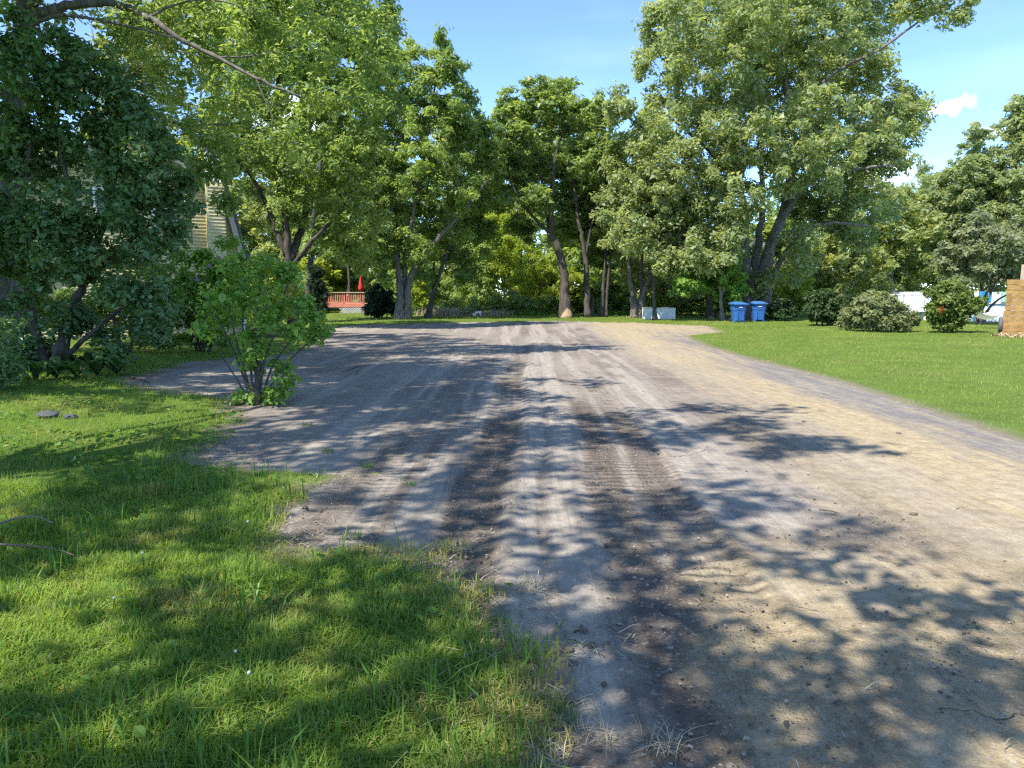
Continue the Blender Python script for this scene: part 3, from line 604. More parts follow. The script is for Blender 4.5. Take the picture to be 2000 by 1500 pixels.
    tree('slim_tree', 'slim grey trunk standing in front of the white ribbed box', 1277, 43.2, [([(1278, None), (1278, 590), (1277, 540), (1282, 480), (1290, 420)], 0.125, 0.05)],
         [(1290, 440, 38), (1265, 470, 28), (1315, 470, 30), (1300, 400, 38)], M['maple'], M['barkdark'], 21, leaf=0.18, rc=0.5, per=44, twigs=30)
    tree('young_maple', 'young bright green maple with a pale slender trunk left of the bins', 1410, 42.5, [([(1410, None), (1409, 600), (1407, 570), (1402, 530), (1395, 500)], 0.13, 0.05), ([(1407, 580), (1425, 550), (1440, 525)], 0.05, 0.02)],
         [(1375, 530, 36), (1415, 520, 36), (1345, 545, 26), (1435, 560, 22), (1390, 565, 22), (1360, 510, 24), (1330, 570, 16)], M['bush'], M['barklight'], 22, leaf=0.19, aspect=0.85, rc=0.5, per=48, shape='lobed', twigs=40)
    tree('dark_trunk_tree', 'short dark trunk with peeled pale bark between white box and young maple', 1385, 46, [([(1385, None), (1385, 600), (1387, 570), (1392, 530), (1398, 480)], 0.20, 0.08)],
         [(1360, 480, 45), (1410, 470, 45), (1385, 520, 34), (1340, 520, 30)], M['deep'], M['barkpatch'], 23, leaf=0.2, rc=0.6, per=44, twigs=30)

    # --- left side, close by
    tree('overhanging_tree', 'grey trunked tree arching a long bare limb over the lawn from the left', 8, 17,
         [([(-5, None), (10, 560), (20, 380), (30, 200), (40, 90), (50, 30), (65, -90), (60, -260)], 0.34, 0.12),
          ([(46, 50), (90, 22, -0.2), (150, 8, -0.3), (215, 6, -0.4), (290, 34, -0.5), (350, 75, -0.6), (420, 112, -0.7), (500, 152, -0.8), (585, 188, -0.9)], 0.13, 0.022),
          ([(44, 62), (80, 40, -0.3), (125, 30, -0.5), (200, 40, -0.6), (270, 56, -0.8), (345, 74, -0.9)], 0.055, 0.018),
          ([(38, 45), (75, 65, -0.2), (110, 90, -0.4), (150, 120, -0.6)], 0.10, 0.03),
          ([(110, 90, -0.4), (220, 170, 0.2), (330, 236, 0.3), (400, 244, 0.3), (500, 238, 0.3)], 0.06, 0.02),
          ([(290, 34, -0.5), (340, 10, -0.5), (420, 0, -0.5), (520, 30, -0.4)], 0.03, 0.01), ([(420, 112, -0.7), (480, 110, -0.6), (550, 100, -0.5)], 0.025, 0.01),
          ([(500, 152, -0.8), (520, 200, -0.8), (540, 250, -0.8)], 0.02, 0.008), ([(55, 20), (160, -120, -1), (320, -230, -1.5), (520, -330, -2)], 0.12, 0.03), ([(55, 0), (0, -150, -2), (-60, -300, -4)], 0.12, 0.03)],
         [(440, 55, 45), (530, 110, 42), (605, 165, 42), (660, 215, 36), (350, 40, 34), (480, 215, 40), (560, 235, 36), (280, 10, 36), (170, 5, 36), (625, 80, 48), (690, 140, 40), (400, 170, 34), (560, 30, 45), (640, 0, 50),
          (730, 190, 26), (440, 270, 30), (380, 110, 30), (250, 90, 30), (700, 60, 40), (320, 130, 34), (440, 130, 36), (490, 50, 40), (300, 60, 30), (220, 40, 32), (520, 180, 34), (600, 120, 38), (640, 180, 34), (370, 210, 32), (330, 180, 30), (580, 280, 26), (510, 270, 30), (420, 20, 36), (360, -10, 36), (90, 30, 34), (760, 110, 34), (720, 20, 40), (432, 325, 20), (398, 296, 26), (385, 340, 22), (450, 395, 14), (420, 262, 24)]
         + [(-250, -150, 150, -3), (-100, -260, 160, -2), (100, -300, 160, 0), (300, -280, 140, 0), (500, -260, 130, 0), (-150, 0, 120, 3), (150, -430, 160, 1), (-350, 60, 130, -4), (400, -420, 140, -1), (640, -280, 110, 0), (-300, -350, 170, -3), (760, -200, 80, 0)],
         M['green'], M['bark'], 31, leaf=0.105, aspect=0.42, rc=0.36, per=38, fill=0.80, twigs=170, hang=0.35, depth=0.5, droop=0.5)
    tree('blue_green_tree', 'large dark blue-green small tree with leaning stems at the left lawn edge', 95, 15.5,
         [([(100, None), (125, 660), (150, 590), (172, 520), (200, 450), (240, 350)], 0.14, 0.04), ([(88, None), (72, 660), (55, 580), (40, 450), (60, 280)], 0.12, 0.04), ([(108, None), (135, 690), (190, 640), (250, 590), (300, 540)], 0.07, 0.02),
          ([(80, None), (40, 690), (0, 640), (-50, 560)], 0.07, 0.03), ([(172, 520), (150, 420), (120, 300), (110, 180)], 0.07, 0.02), ([(160, 560), (230, 490), (290, 440), (340, 400)], 0.06, 0.02), ([(112, None), (128, 690), (140, 640), (165, 600)], 0.06, 0.04)],
         [(70, 150, 70), (165, 165, 72), (250, 235, 66), (120, 285, 85), (20, 280, 85), (300, 330, 58), (225, 385, 75), (100, 430, 85), (340, 405, 42), (0, 460, 75), (185, 500, 62), (280, 470, 46), (60, 545, 50), (235, 560, 42),
          (-80, 200, 110), (-80, 430, 110), (125, 95, 46), (10, 75, 62), (320, 270, 28), (345, 330, 24), (340, 440, 26), (200, 300, 60), (300, 560, 30), (-40, 590, 60), (270, 180, 26), (20, 640, 44), (120, 610, 40), (180, 640, 34), (260, 630, 34), (310, 610, 28), (-30, 690, 50), (230, 680, 22), (300, 650, 22), (60, 670, 24)],
         M['teal'], M['barkdark'], 32, leaf=0.092, aspect=0.80, rc=0.30, per=40, fill=1.25, shape='rhomb', twigs=150, inner=0.4, hang=0.25, depth=0.55)
    tree('shade_shrub', 'dense dark shrub filling the gap below the blue-green tree', 230, 19.5, [([(230, None), (225, 650), (215, 560)], 0.06, 0.02), ([(210, None), (200, 660), (170, 590)], 0.05, 0.02), ([(250, None), (262, 650), (290, 580)], 0.05, 0.02)],
         [(200, 600, 52), (270, 590, 52), (140, 610, 45), (310, 620, 38), (60, 610, 60), (0, 600, 60), (330, 560, 40), (240, 520, 50), (320, 660, 30), (280, 655, 24)], M['green'], M['barkdark'], 33, cat='shrub', leaf=0.10, aspect=0.7, rc=0.36, per=50, fill=1.15, shape='rhomb', twigs=60)
    rs = tree('flowering_shrub', 'upright green shrub with a few pink flowers in front of the yellow house', 395, 20, [([(395, None), (398, 640), (405, 560)], 0.04, 0.015), ([(385, None), (370, 640), (350, 590)], 0.035, 0.012), ([(405, None), (430, 630), (455, 560)], 0.035, 0.012), ([(390, None), (385, 640), (380, 580)], 0.03, 0.012)],
         [(400, 545, 48), (445, 525, 34), (350, 585, 48), (415, 600, 48), (318, 630, 34), (465, 575, 34), (370, 645, 34), (430, 650, 30), (340, 525, 34), (390, 500, 24), (440, 480, 20), (300, 680, 26), (360, 690, 26), (410, 690, 24)], M['bush'], M['barkdark'], 34, cat='shrub', leaf=0.09, aspect=0.65, rc=0.3, per=56, fill=1.0, shape='rhomb', twigs=70)
    rng = np.random.default_rng(5)
    for fx, fy in ((430, 503), (385, 547), (409, 520), (452, 509)):
        c = at(fx, fy, 19.2) - np.array(rs.location); n = 7
        a = np.arange(n) / n * 2 * math.pi; P = np.repeat(c[None], n, 0); Nn = unit(np.stack([np.cos(a) * 0.8, -np.ones(n) * 0.55, np.sin(a) * 0.8 + 0.2], 1))
        V, Fc, k = leaf_geo(P, Nn, np.full(n, 0.075), np.full(n, 0.07), rng, 'oval', 0)
        link('flower', np_mesh('flower', V, Fc, M['petal'], {'var': rng.random(len(V))}), rs)
    tree('lime_shrub', 'bright yellow-green shrub glowing beside the house corner', 528, 27, [([(528, None), (526, 600), (524, 540)], 0.05, 0.02)],
         [(520, 520, 24), (545, 555, 26), (510, 560, 24), (530, 590, 24), (555, 600, 20), (500, 600, 22)], M['lime'], M['barkdark'], 35, cat='shrub', leaf=0.14, aspect=0.5, rc=0.35, per=34, twigs=20)
    tree('edge_shrub', 'low blue-green shrub at the far left end of the lawn', -5, 12.2, [([(-5, None), (0, 720), (8, 680)], 0.03, 0.01)],
         [(-10, 690, 48), (22, 735, 32), (-40, 640, 60), (-60, 740, 50), (45, 765, 16)], M['teal'], M['barkdark'], 36, cat='shrub', leaf=0.07, aspect=0.55, rc=0.2, per=34, fill=0.9, shape='oval', twigs=20, zmin=0.03)

    # bush standing alone on the dirt
    br = tree('dirt_bush', 'leafy vase-shaped green bush standing alone at the dirt edge', 497, 10.6,
         [([(500, None), (502, 740), (505, 690), (500, 640)], 0.06, 0.03), ([(488, None), (470, 720), (440, 650), (405, 590), (385, 545)], 0.022, 0.006), ([(490, None), (476, 720), (455, 640), (445, 560), (440, 500)], 0.020, 0.006),
          ([(492, None), (480, 730), (474, 650), (478, 560), (482, 490)], 0.022, 0.006), ([(495, None), (490, 720), (500, 620), (515, 530)], 0.020, 0.006), ([(500, None), (515, 710), (540, 640), (560, 560), (575, 520)], 0.022, 0.006),
          ([(503, None), (530, 720), (565, 670), (605, 625), (635, 600)], 0.020, 0.005), ([(504, None), (540, 735), (580, 690), (620, 655), (650, 640)], 0.018, 0.005), ([(486, None), (462, 740), (430, 690), (410, 640)], 0.016, 0.005), ([(498, None), (505, 700), (520, 600), (545, 530)], 0.016, 0.005)],
         [(468, 575, 32), (442, 538, 16), (548, 575, 26), (590, 590, 18), (492, 528, 16), (440, 615, 32), (525, 632, 34), (470, 500, 9), (520, 505, 9), (455, 515, 10), (575, 540, 12), (548, 530, 12), (510, 585, 24), (580, 640, 26), (500, 690, 34), (548, 705, 26), (410, 585, 26), (558, 745, 18), (492, 765, 26), (520, 775, 24), (470, 785, 18),
          (612, 618, 13), (632, 634, 8), (405, 640, 18), (565, 525, 8), (610, 660, 12), (545, 770, 18), (480, 660, 26)],
         M['bush'], M['barkdark'], 41, cat='bush', leaf=0.066, aspect=0.70, rc=0.15, per=15, fill=1.15, shape='oval', twigs=90, hang=0.2, depth=0.6, zmin=0.03, flare=1.1)
    rng = np.random.default_rng(8)                 # its largest single leaves
    protos = []
    for k in range(5):
        V, Fc, kv = leaf_geo(np.zeros((1, 3)), unit(np.array([[0.1 * k - 0.2, -0.35, 0.9]])), np.array([0.080]), np.array([0.058]), rng, 'oval', 0.3)
        protos.append(np_mesh('leaf', V, Fc, M['bush'], {'var': np.full(len(V), 0.35 + 0.15 * k)}))
    spots = [(468, 575, 34), (548, 572, 28), (440, 615, 34), (525, 632, 36), (500, 690, 34), (548, 705, 26), (590, 600, 26), (400, 585, 26), (500, 770, 34), (620, 640, 18), (500, 520, 24)]
    bl = np.array(br.location)
    for i in range(170):
        sx, sy, sr = spots[i % len(spots)]; a = rng.uniform(0, 6.28); r = sr * rng.uniform(0.1, 0.95) ** 0.7
        p = at(sx + r * math.cos(a), sy + r * math.sin(a), 10.6 - rng.uniform(0.05, 0.42) * sr / 34.0) - bl
        if p[2] < 0.05: continue
        o = link('leaf', protos[i % 5], br, p); o.rotation_euler = (rng.normal() * 0.5, rng.normal() * 0.4, rng.uniform(0, 6.28)); s = rng.uniform(0.55, 1.0); o.scale = (s, s, s)
    # hostas at the foot of the left trees
    rng = np.random.default_rng(9)
    hp = []
    for k in range(4):
        n = 9; t = np.linspace(0, 1, 6); V = []; fs = []
        for i, q in enumerate(t):
            w = 0.085 * math.sin(math.pi * min(1, (q * 0.93 + 0.05))) ** 0.8; zz = 0.05 + 0.20 * math.sin(q * 2.2) - 0.06 * k * q * q; xx = 0.34 * q
            V += [(xx, -w, zz + 0.02), (xx, 0, zz), (xx, w, zz + 0.02)]
        for i in range(5):
            fs += [(i * 3, i * 3 + 3, i * 3 + 4, i * 3 + 1), (i * 3 + 1, i * 3 + 4, i * 3 + 5, i * 3 + 2)]
        hp.append(np_mesh('leaf', V, [np.array(fs)], M['hosta'], {'var': np.full(len(V), 0.2 + 0.22 * k)}, True))
    for i, (hx, hy) in enumerate([(70, 748), (110, 742), (150, 742), (190, 738), (228, 735), (50, 725), (95, 722), (135, 724), (175, 722), (215, 722), (20, 745)]):
        g = gnd(hx, hy); o = thing('broadleaf_plant', 'low clump of broad green leaves at the foot of the left trees', 'plant', (g[0], g[1], float(gz(g[0], g[1])) - 0.02), rng.uniform(0, 6), 'broad-leaved clumps under the left trees')
        m_ = 13
        for k in range(m_):
            c = link('leaf', hp[(i + k) % 4], o, (0, 0, 0)); s = rng.uniform(0.7, 1.25); c.scale = (s, s, s * rng.uniform(0.8, 1.5)); c.rotation_euler = (0, rng.uniform(-0.55, 0.1), 6.283 * k / m_ + rng.normal() * 0.2)

    # --- right side garden shrubs
    def ball(name, label, px, Y, lobes, mat, seed, leaf=0.09, rc=0.26, per=44, fill=1.3, stems=3, **kw):
        st = [([(px + d * 10, None), (px + d * 16, 600 + 0.0 * d), (px + d * 26, 585)], 0.035, 0.015) for d in np.linspace(-1, 1, stems)]
        return tree(name, label, px, Y, st, lobes, mat, M['barkdark'], seed, cat='shrub', leaf=leaf, aspect=0.6, rc=rc, per=per, fill=fill, twigs=30, depth=0.45, **kw)
    ball('clipped_bush', 'rounded clipped bush on bare stems with a red tuft inside, left of the timber wall', 1854, 29.5,
         [(1835, 585, 26), (1862, 580, 30), (1885, 592, 22), (1845, 610, 24), (1875, 612, 22), (1822, 600, 18), (1860, 565, 18), (1850, 628, 18), (1868, 630, 14)], M['privet'], 51, leaf=0.11, rc=0.24, per=42, fill=1.7, stems=5, flare=1.0)
    b0 = [o for o in bpy.data.objects if o.name == 'clipped_bush'][0]
    rng = np.random.default_rng(6); P = at(1838, 606, 28.9) - np.array(b0.location) + rng.normal(size=(26, 3)) * np.array([0.05, 0.04, 0.07])
    V, Fc, k = leaf_geo(P, unit(rng.normal(size=(26, 3)) + [0, -0.8, 0.5]), np.full(26, 0.075), np.full(26, 0.05), rng, 'oval')
    tag(link('red_leaf_tuft', np_mesh('red_leaf_tuft', V, Fc, M['redleaf'], {'var': rng.random(len(V))}), b0), 'tuft of orange red leaves')
    ball('spreading_shrub', 'wide sprawling olive-green shrub lying between two darker bushes', 1715, 31,
         [(1690, 610, 34), (1735, 612, 32), (1665, 618, 24), (1700, 590, 24), (1765, 622, 24), (1725, 592, 20), (1778, 630, 14), (1650, 628, 14), (1710, 628, 24), (1745, 632, 18)], M['shrub'], 52, leaf=0.11, rc=0.26, per=44, fill=1.4, zmin=0.04)
    ball('dark_round_bush', 'dark rounded evergreen bush touching the sprawling olive shrub', 1605, 36,
         [(1590, 590, 22), (1620, 588, 22), (1605, 602, 24), (1588, 612, 16), (1624, 612, 18), (1605, 578, 16)], M['hedge'], 53, leaf=0.11, rc=0.26, per=64, fill=2.0, zmin=0.04)
    ball('low_dark_bush', 'low dark shaded bush just right of the big maple trunks', 1525, 42, [(1515, 604, 18), (1535, 604, 18), (1525, 596, 16), (1505, 612, 12), (1545, 612, 12), (1525, 614, 14)], M['hedge'], 54, leaf=0.13, rc=0.3, per=60, zmin=0.04)
    ball('dark_yew', 'dark rounded shrub left of the grey forked tree beside the red deck', 745, 46, [(735, 588, 22), (758, 585, 22), (745, 572, 18), (725, 602, 14), (765, 604, 16), (745, 604, 18)], M['conifer'], 55, leaf=0.13, rc=0.32, per=44, zmin=0.04)
    tree('crab_apple', 'small grey-green tree with dark splayed stems behind the hammock', 1913, 37,
         [([(1912, None), (1914, 612), (1920, 590), (1930, 560), (1932, 520)], 0.12, 0.04), ([(1908, None), (1908, 610), (1902, 580), (1895, 545)], 0.07, 0.03), ([(1916, None), (1930, 605), (1950, 585), (1975, 572)], 0.09, 0.03), ([(1914, 612), (1926, 590), (1945, 550), (1960, 500)], 0.07, 0.02)],
         [(1900, 510, 46), (1945, 490, 46), (1980, 520, 40), (1865, 535, 32), (1920, 450, 36), (1970, 460, 38), (1850, 500, 26), (2010, 480, 45), (1940, 545, 26), (1990, 560, 22), (1890, 460, 26), (1880, 555, 18)],
         M['greyleaf'], M['barkdark'], 56, leaf=0.14, aspect=0.7, rc=0.4, per=40, fill=0.95, twigs=80)

    # --- background: every tree stands on its own
    BG = 'trees of the wood behind the lot'
    def bg(px, Y, lobes, mat, seed, label, leaf=0.26, group=BG, bark='barkdark', **kw):
        top = min(l[1] for l in lobes)
        st = [([(px, None), (px + 3, 560), (px - 2, 480), (px + 2, (top + 480) / 2)], 0.22, 0.05)]
        tree('wood_tree', label, px, Y, st, lobes, mat, M[bark], seed, group, leaf=leaf, rc=kw.pop('rc', 0.8), per=kw.pop('per', 33), lmul=1.08, twigs=30, **kw)
    rnd = random.Random(3)
    for i, px in enumerate(range(-60, 760, 74)):       # behind the house and the left trees
        lob = [(px + rnd.uniform(-30, 30), y + rnd.uniform(-15, 15), rnd.uniform(40, 56)) for y in (330, 400, 470, 535, 580)] + [(px + rnd.uniform(-40, 40), 350 + rnd.uniform(-30, 150), 46)]
        if 610 < px < 760: lob = [l for l in lob if l[1] < 500]
        bg(px, 66 + rnd.uniform(-4, 6), lob, M['lime' if i % 3 == 0 else 'pale'], 200 + i, 'sunlit yellow-green tree of the wood behind the house', group='sunlit trees behind the house')
    for i, px in enumerate(range(770, 1320, 62)):      # the middle of the wood
        lob = [(px + rnd.uniform(-25, 25), y + rnd.uniform(-15, 15), rnd.uniform(36, 50)) for y in (350, 420, 480, 540, 590)]
        if px > 860: lob += [(px + rnd.uniform(-25, 25), 290, 40), (px + rnd.uniform(-25, 25), 235, 34)]
        bg(px, 64 + rnd.uniform(-4, 8), lob, M['green' if i % 2 else 'pale'], 230 + i, 'mid green tree of the wood beyond the far end of the lot')
    for i, (px, Y, lob) in enumerate([(985, 55, [(960, 455, 44), (1000, 500, 40), (950, 520, 34), (1010, 555, 30), (985, 430, 34), (1020, 590, 22)]),
                                      (1060, 57, [(1050, 520, 34), (1030, 560, 28), (1065, 570, 26), (1045, 595, 18)]),
                                      (925, 55, [(930, 500, 36), (910, 545, 34), (950, 560, 28), (925, 590, 24), (900, 590, 24)])]):
        tree('sunlit_shrub', ['tall sunlit shrub cascading at the centre of the far edge', 'sunlit shrub just left of the scarred trunk', 'sunlit shrub behind the leaning dark trunk'][i], px, Y,
             [([(px, None), (px, 560), (px + 4, 480)], 0.08, 0.03)], lob, M['lime' if i < 2 else 'green'], M['barkdark'], 260 + i, cat='shrub', leaf=0.19, aspect=0.5, rc=0.6, per=46, twigs=25, hang=0.6, droop=0.6)
    for i, (px, Y, sy) in enumerate([(1000, 53, 596), (905, 52, 600), (1060, 54, 600), (1190, 58, 595), (1130, 60, 590), (1330, 55, 590), (1440, 56, 585)]):
        tree('undergrowth_shrub', ['low dark shrub below the tall cascading sunlit shrub', 'low dark shrub behind the small white dog', 'low dark shrub left of the foot of the scarred trunk', 'low dark shrub at the foot of the pair of thin stems', 'low dark shrub at the foot of the straight slim trunk', 'low dark shrub right of the white ribbed box', 'low dark shrub between the young maple and the bins'][i], px, Y, [([(px, None), (px, 600)], 0.03, 0.01)],
             [(px - 26, sy, 20), (px, sy - 6, 24), (px + 26, sy + 2, 20), (px + 8, sy + 12, 16)], M['deep'], M['barkdark'], 280 + i, 'low shrubs along the edge of the wood', cat='shrub', leaf=0.18, rc=0.5, per=40, twigs=0, zmin=0.03)
    for i, px in enumerate(range(-120, 2140, 118)):
        tp = 430 if px < 1500 else 400
        lob = [(px + rnd.uniform(-45, 45), y + rnd.uniform(-12, 12), rnd.uniform(52, 66)) for y in (tp, tp + 55, 530, 565)] + [(px + 60, 540, 50), (px - 55, 500, 50)]
        bg(px, 88 + rnd.uniform(-4, 6), lob, M['pale' if i % 2 else 'green'], 330 + i, 'distant hazy tree closing the view between the trunks', leaf=0.46, rc=1.2, per=8, group='distant trees closing the view', fill=1.1)
    for i, (px, Y, sy) in enumerate([(640, 68, 545), (690, 70, 535), (770, 54, 565), (815, 53, 560), (870, 54, 575), (1085, 58, 545), (1125, 56, 565), (1165, 57, 555), (1205, 55, 570), (1300, 53, 565), (1350, 52, 575), (1430, 50, 575), (1545, 52, 560), (600, 58, 570), (560, 52, 575)]):
        tree('understory_shrub', ['light green shrub behind the left end of the red deck', 'light green shrub behind the closed red parasol', 'light green shrub just behind the dark rounded yew-like shrub', 'light green shrub between the grey forked tree and the leaning dark trunk', 'light green shrub right behind the leaning dark trunk',
                 'light green shrub close behind the scarred trunk', 'light green shrub between the scarred trunk and the straight dark trunk', 'light green shrub between the straight trunk and the pair of thin stems', 'light green shrub between the pair of thin stems and the V-shaped trunks', 'light green shrub behind the white ribbed box',
                 'light green shrub between the white ribbed box and the young maple', 'light green shrub behind the faded blue bin', 'light green shrub behind the low dark shaded bush', 'light green shrub behind the ivy-clad trunk', 'light green shrub behind the forking stems right of the house'][i], px, Y, [([(px, None), (px, 590), (px + 3, sy)], 0.04, 0.015)],
             [(px - 20, sy, 24), (px + 18, sy - 8, 24), (px, sy + 18, 24), (px + 26, sy + 24, 18), (px - 28, sy + 26, 18), (px, sy - 26, 18)], M['green' if i % 3 else 'lime'], M['barkdark'], 600 + i, 'understory shrubs between the trunks', cat='shrub', leaf=0.17, rc=0.5, per=36, twigs=12, zmin=0.03)
    # right background
    bg(1640, 64, [(1630, 500, 60), (1590, 560, 45), (1680, 540, 60), (1650, 440, 50), (1600, 470, 45), (1640, 585, 40), (1560, 500, 45), (1540, 570, 40)], M['pale'], 301, 'pale feathery tree behind the dark round bush', hang=0.5)
    bg(1740, 66, [(1740, 450, 62), (1710, 510, 56), (1780, 510, 56), (1745, 565, 46), (1760, 400, 50), (1720, 400, 42), (1800, 450, 46), (1690, 580, 34)], M['pale'], 302, 'pale feathery tree above the sprawling shrub', hang=0.5)
    bg(1830, 70, [(1830, 380, 46), (1800, 420, 50), (1860, 420, 52), (1830, 470, 60), (1850, 530, 52), (1790, 540, 46), (1815, 345, 26), (1870, 350, 36)], M['bluegreen'], 303, 'middle sized tree stepping up toward the two tall right trees', leaf=0.24)
    bg(1915, 68, [(1905, 262, 22), (1912, 300, 36), (1890, 330, 32), (1935, 335, 34), (1915, 375, 48), (1880, 390, 36), (1950, 400, 44), (1910, 440, 52), (1950, 480, 48), (1880, 470, 40)], M['bluegreen'], 304, 'pointed tall green tree above the timber wall', leaf=0.24, rc=0.65)
    bg(1995, 66, [(1995, 205, 26), (1985, 245, 34), (2020, 250, 48), (1985, 300, 38), (2030, 320, 60), (1990, 360, 44), (2040, 420, 70), (1995, 440, 48)], M['bluegreen'], 305, 'tall dark green tree cut by the right picture edge', leaf=0.24, rc=0.65)
    for i, px in enumerate(range(1350, 1560, 62)):
        lob = [(px + rnd.uniform(-25, 25), y, rnd.uniform(36, 48)) for y in (450, 510, 560, 592)]
        bg(px, 60 + rnd.uniform(0, 6), lob, M['deep'], 310 + i, 'shaded tree of the wood behind the big maple', group='shaded trees behind the big maple')

    # --- tall trees beside and behind the viewer, left of the lot: they throw the dappled shade
    def shade(x, y, h, r, seed, dens=1.0):
        rng = np.random.default_rng(seed)
        lob = []
        for k in range(13):
            a = rng.uniform(0, 6.28); q = r * math.sqrt(rng.random()) * 0.8; z = h * rng.uniform(0.42, 0.92); f = 1.0 - 0.5 * abs(z / h - 0.6)
            lob.append((x + q * f * math.cos(a), y + q * f * math.sin(a), z, r * rng.uniform(0.26, 0.40)))
        st = [([(x, y, 0), (x + 0.1, y, h * 0.25), (x - 0.1, y + 0.2, h * 0.5), (x, y, h * 0.85)], 0.32, 0.08)]
        for k in range(5):
            l = lob[k]; st.append(([(x, y, h * 0.3), ((x + l[0]) / 2, (y + l[1]) / 2, h * 0.42), l[:3]], 0.12, 0.03))
        tree('roadside_maple', 'tall maple beside the lawn left of the dirt lot, casting dappled shade', x, y, st, lob, M['green'], M['bark'], seed, 'tall shade maples left of the lot', leaf=0.125, aspect=0.8, rc=0.42, per=int(17 * dens), fill=0.62, twigs=90, world=True, shape='tri')
    shade(-5.0, -1.7, 12.5, 4.6, 401, 0.2)
    shade(-6.9, 4.2, 14.5, 5.2, 402, 1.35)
    shade(-10.6, 9.0, 17.0, 5.0, 405, 1.7)
    shade(-16.0, 19.5, 17.5, 5.5, 406, 2.0)
    shade(-14.0, 11.5, 16.0, 5.2, 403, 2.0)
    shade(-2.6, -2.5, 12.5, 4.4, 404, 0.55)
plant_all()

# ------------------------------------------------------------------ built things
M['siding'] = simple_mat('vinyl_siding', (0.54, 0.46, 0.245), 0.55, 0.3, 0.06, 3)
M['trim'] = simple_mat('painted_trim', (0.42, 0.38, 0.29), 0.5, 0.3, 0.05, 4)
M['white'] = simple_mat('white_vinyl', (0.80, 0.80, 0.79), 0.45, 0.4, 0.04, 4)
M['shingle'] = simple_mat('roof_shingle', (0.12, 0.10, 0.09), 0.9, 0.1, 0.25, 25, 60, 0.5, 0.01)
M['glass'] = simple_mat('window_glass', (0.03, 0.035, 0.04), 0.08, 0.6, 0.1, 2)
M['reddeck'] = simple_mat('red_stained_wood', (0.55, 0.19, 0.13), 0.6, 0.25, 0.2, 9, 30, 0.3, 0.005)
M['redcloth'] = simple_mat('red_cloth', (0.55, 0.045, 0.05), 0.8, 0.1, 0.15, 12, trans=0.15)
M['binblue'] = simple_mat('blue_plastic', (0.035, 0.125, 0.36), 0.42, 0.4, 0.18, 5, 60, 0.1, 0.003)
M['binlid'] = simple_mat('blue_plastic_lid', (0.045, 0.14, 0.33), 0.5, 0.4, 0.15, 8)
M['rubber'] = simple_mat('black_rubber', (0.03, 0.03, 0.032), 0.8, 0.2, 0.2, 10)
M['greyrub'] = simple_mat('worn_grey_rubber', (0.13, 0.13, 0.135), 0.8, 0.2, 0.2, 10)
M['metal'] = simple_mat('galvanised_metal', (0.45, 0.45, 0.46), 0.4, 0.4, 0.1, 10, metal=0.7)
M['poolwall'] = simple_mat('pool_wall', (0.62, 0.68, 0.74), 0.45, 0.4, 0.08, 3)
M['towelb'] = simple_mat('blue_towel', (0.06, 0.30, 0.58), 0.9, 0.1, 0.1, 20)
M['towelg'] = simple_mat('green_towel', (0.35, 0.58, 0.46), 0.9, 0.1, 0.1, 20)
M['rope'] = simple_mat('cotton_rope', (0.82, 0.80, 0.75), 0.9, 0.1, 0.06, 30, trans=0.5)
M['greybox'] = simple_mat('grey_plastic', (0.16, 0.165, 0.17), 0.5, 0.3, 0.15, 8)
M['timber'] = simple_mat('rough_timber', (0.40, 0.235, 0.088), 0.85, 0.12, 0.35, 2.2, 30, 0.25, 0.006, stretch=(1.2, 3, 2.4))
M['paleboard'] = simple_mat('pale_lumber', (0.52, 0.40, 0.27), 0.75, 0.2, 0.15, 8, stretch=(5, 5, 0.6))
M['fur'] = simple_mat('white_fur', (0.78, 0.74, 0.66), 0.95, 0.1, 0.1, 40, 80, 0.5, 0.01)
M['crumb'] = leaf_mat('soil_crumb', (0.105, 0.085, 0.068), (0.34, 0.285, 0.225), 0.0, (1, 1, 1), 0.1, 0.95)
M['soilclod'] = simple_mat('soil_clod', (0.165, 0.135, 0.108), 0.95, 0.1, 0.25, 30, 60, 0.9, 0.02)
M['stone'] = simple_mat('grey_stone', (0.10, 0.10, 0.105), 0.9, 0.15, 0.2, 14, 40, 0.7, 0.02)
M['chips'] = simple_mat('wood_chips', (0.50, 0.36, 0.22), 0.9, 0.1, 0.2, 30)
M['petalwhite'] = simple_mat('white_petals', (0.58, 0.58, 0.50), 0.7, 0.2, 0.05, 30)

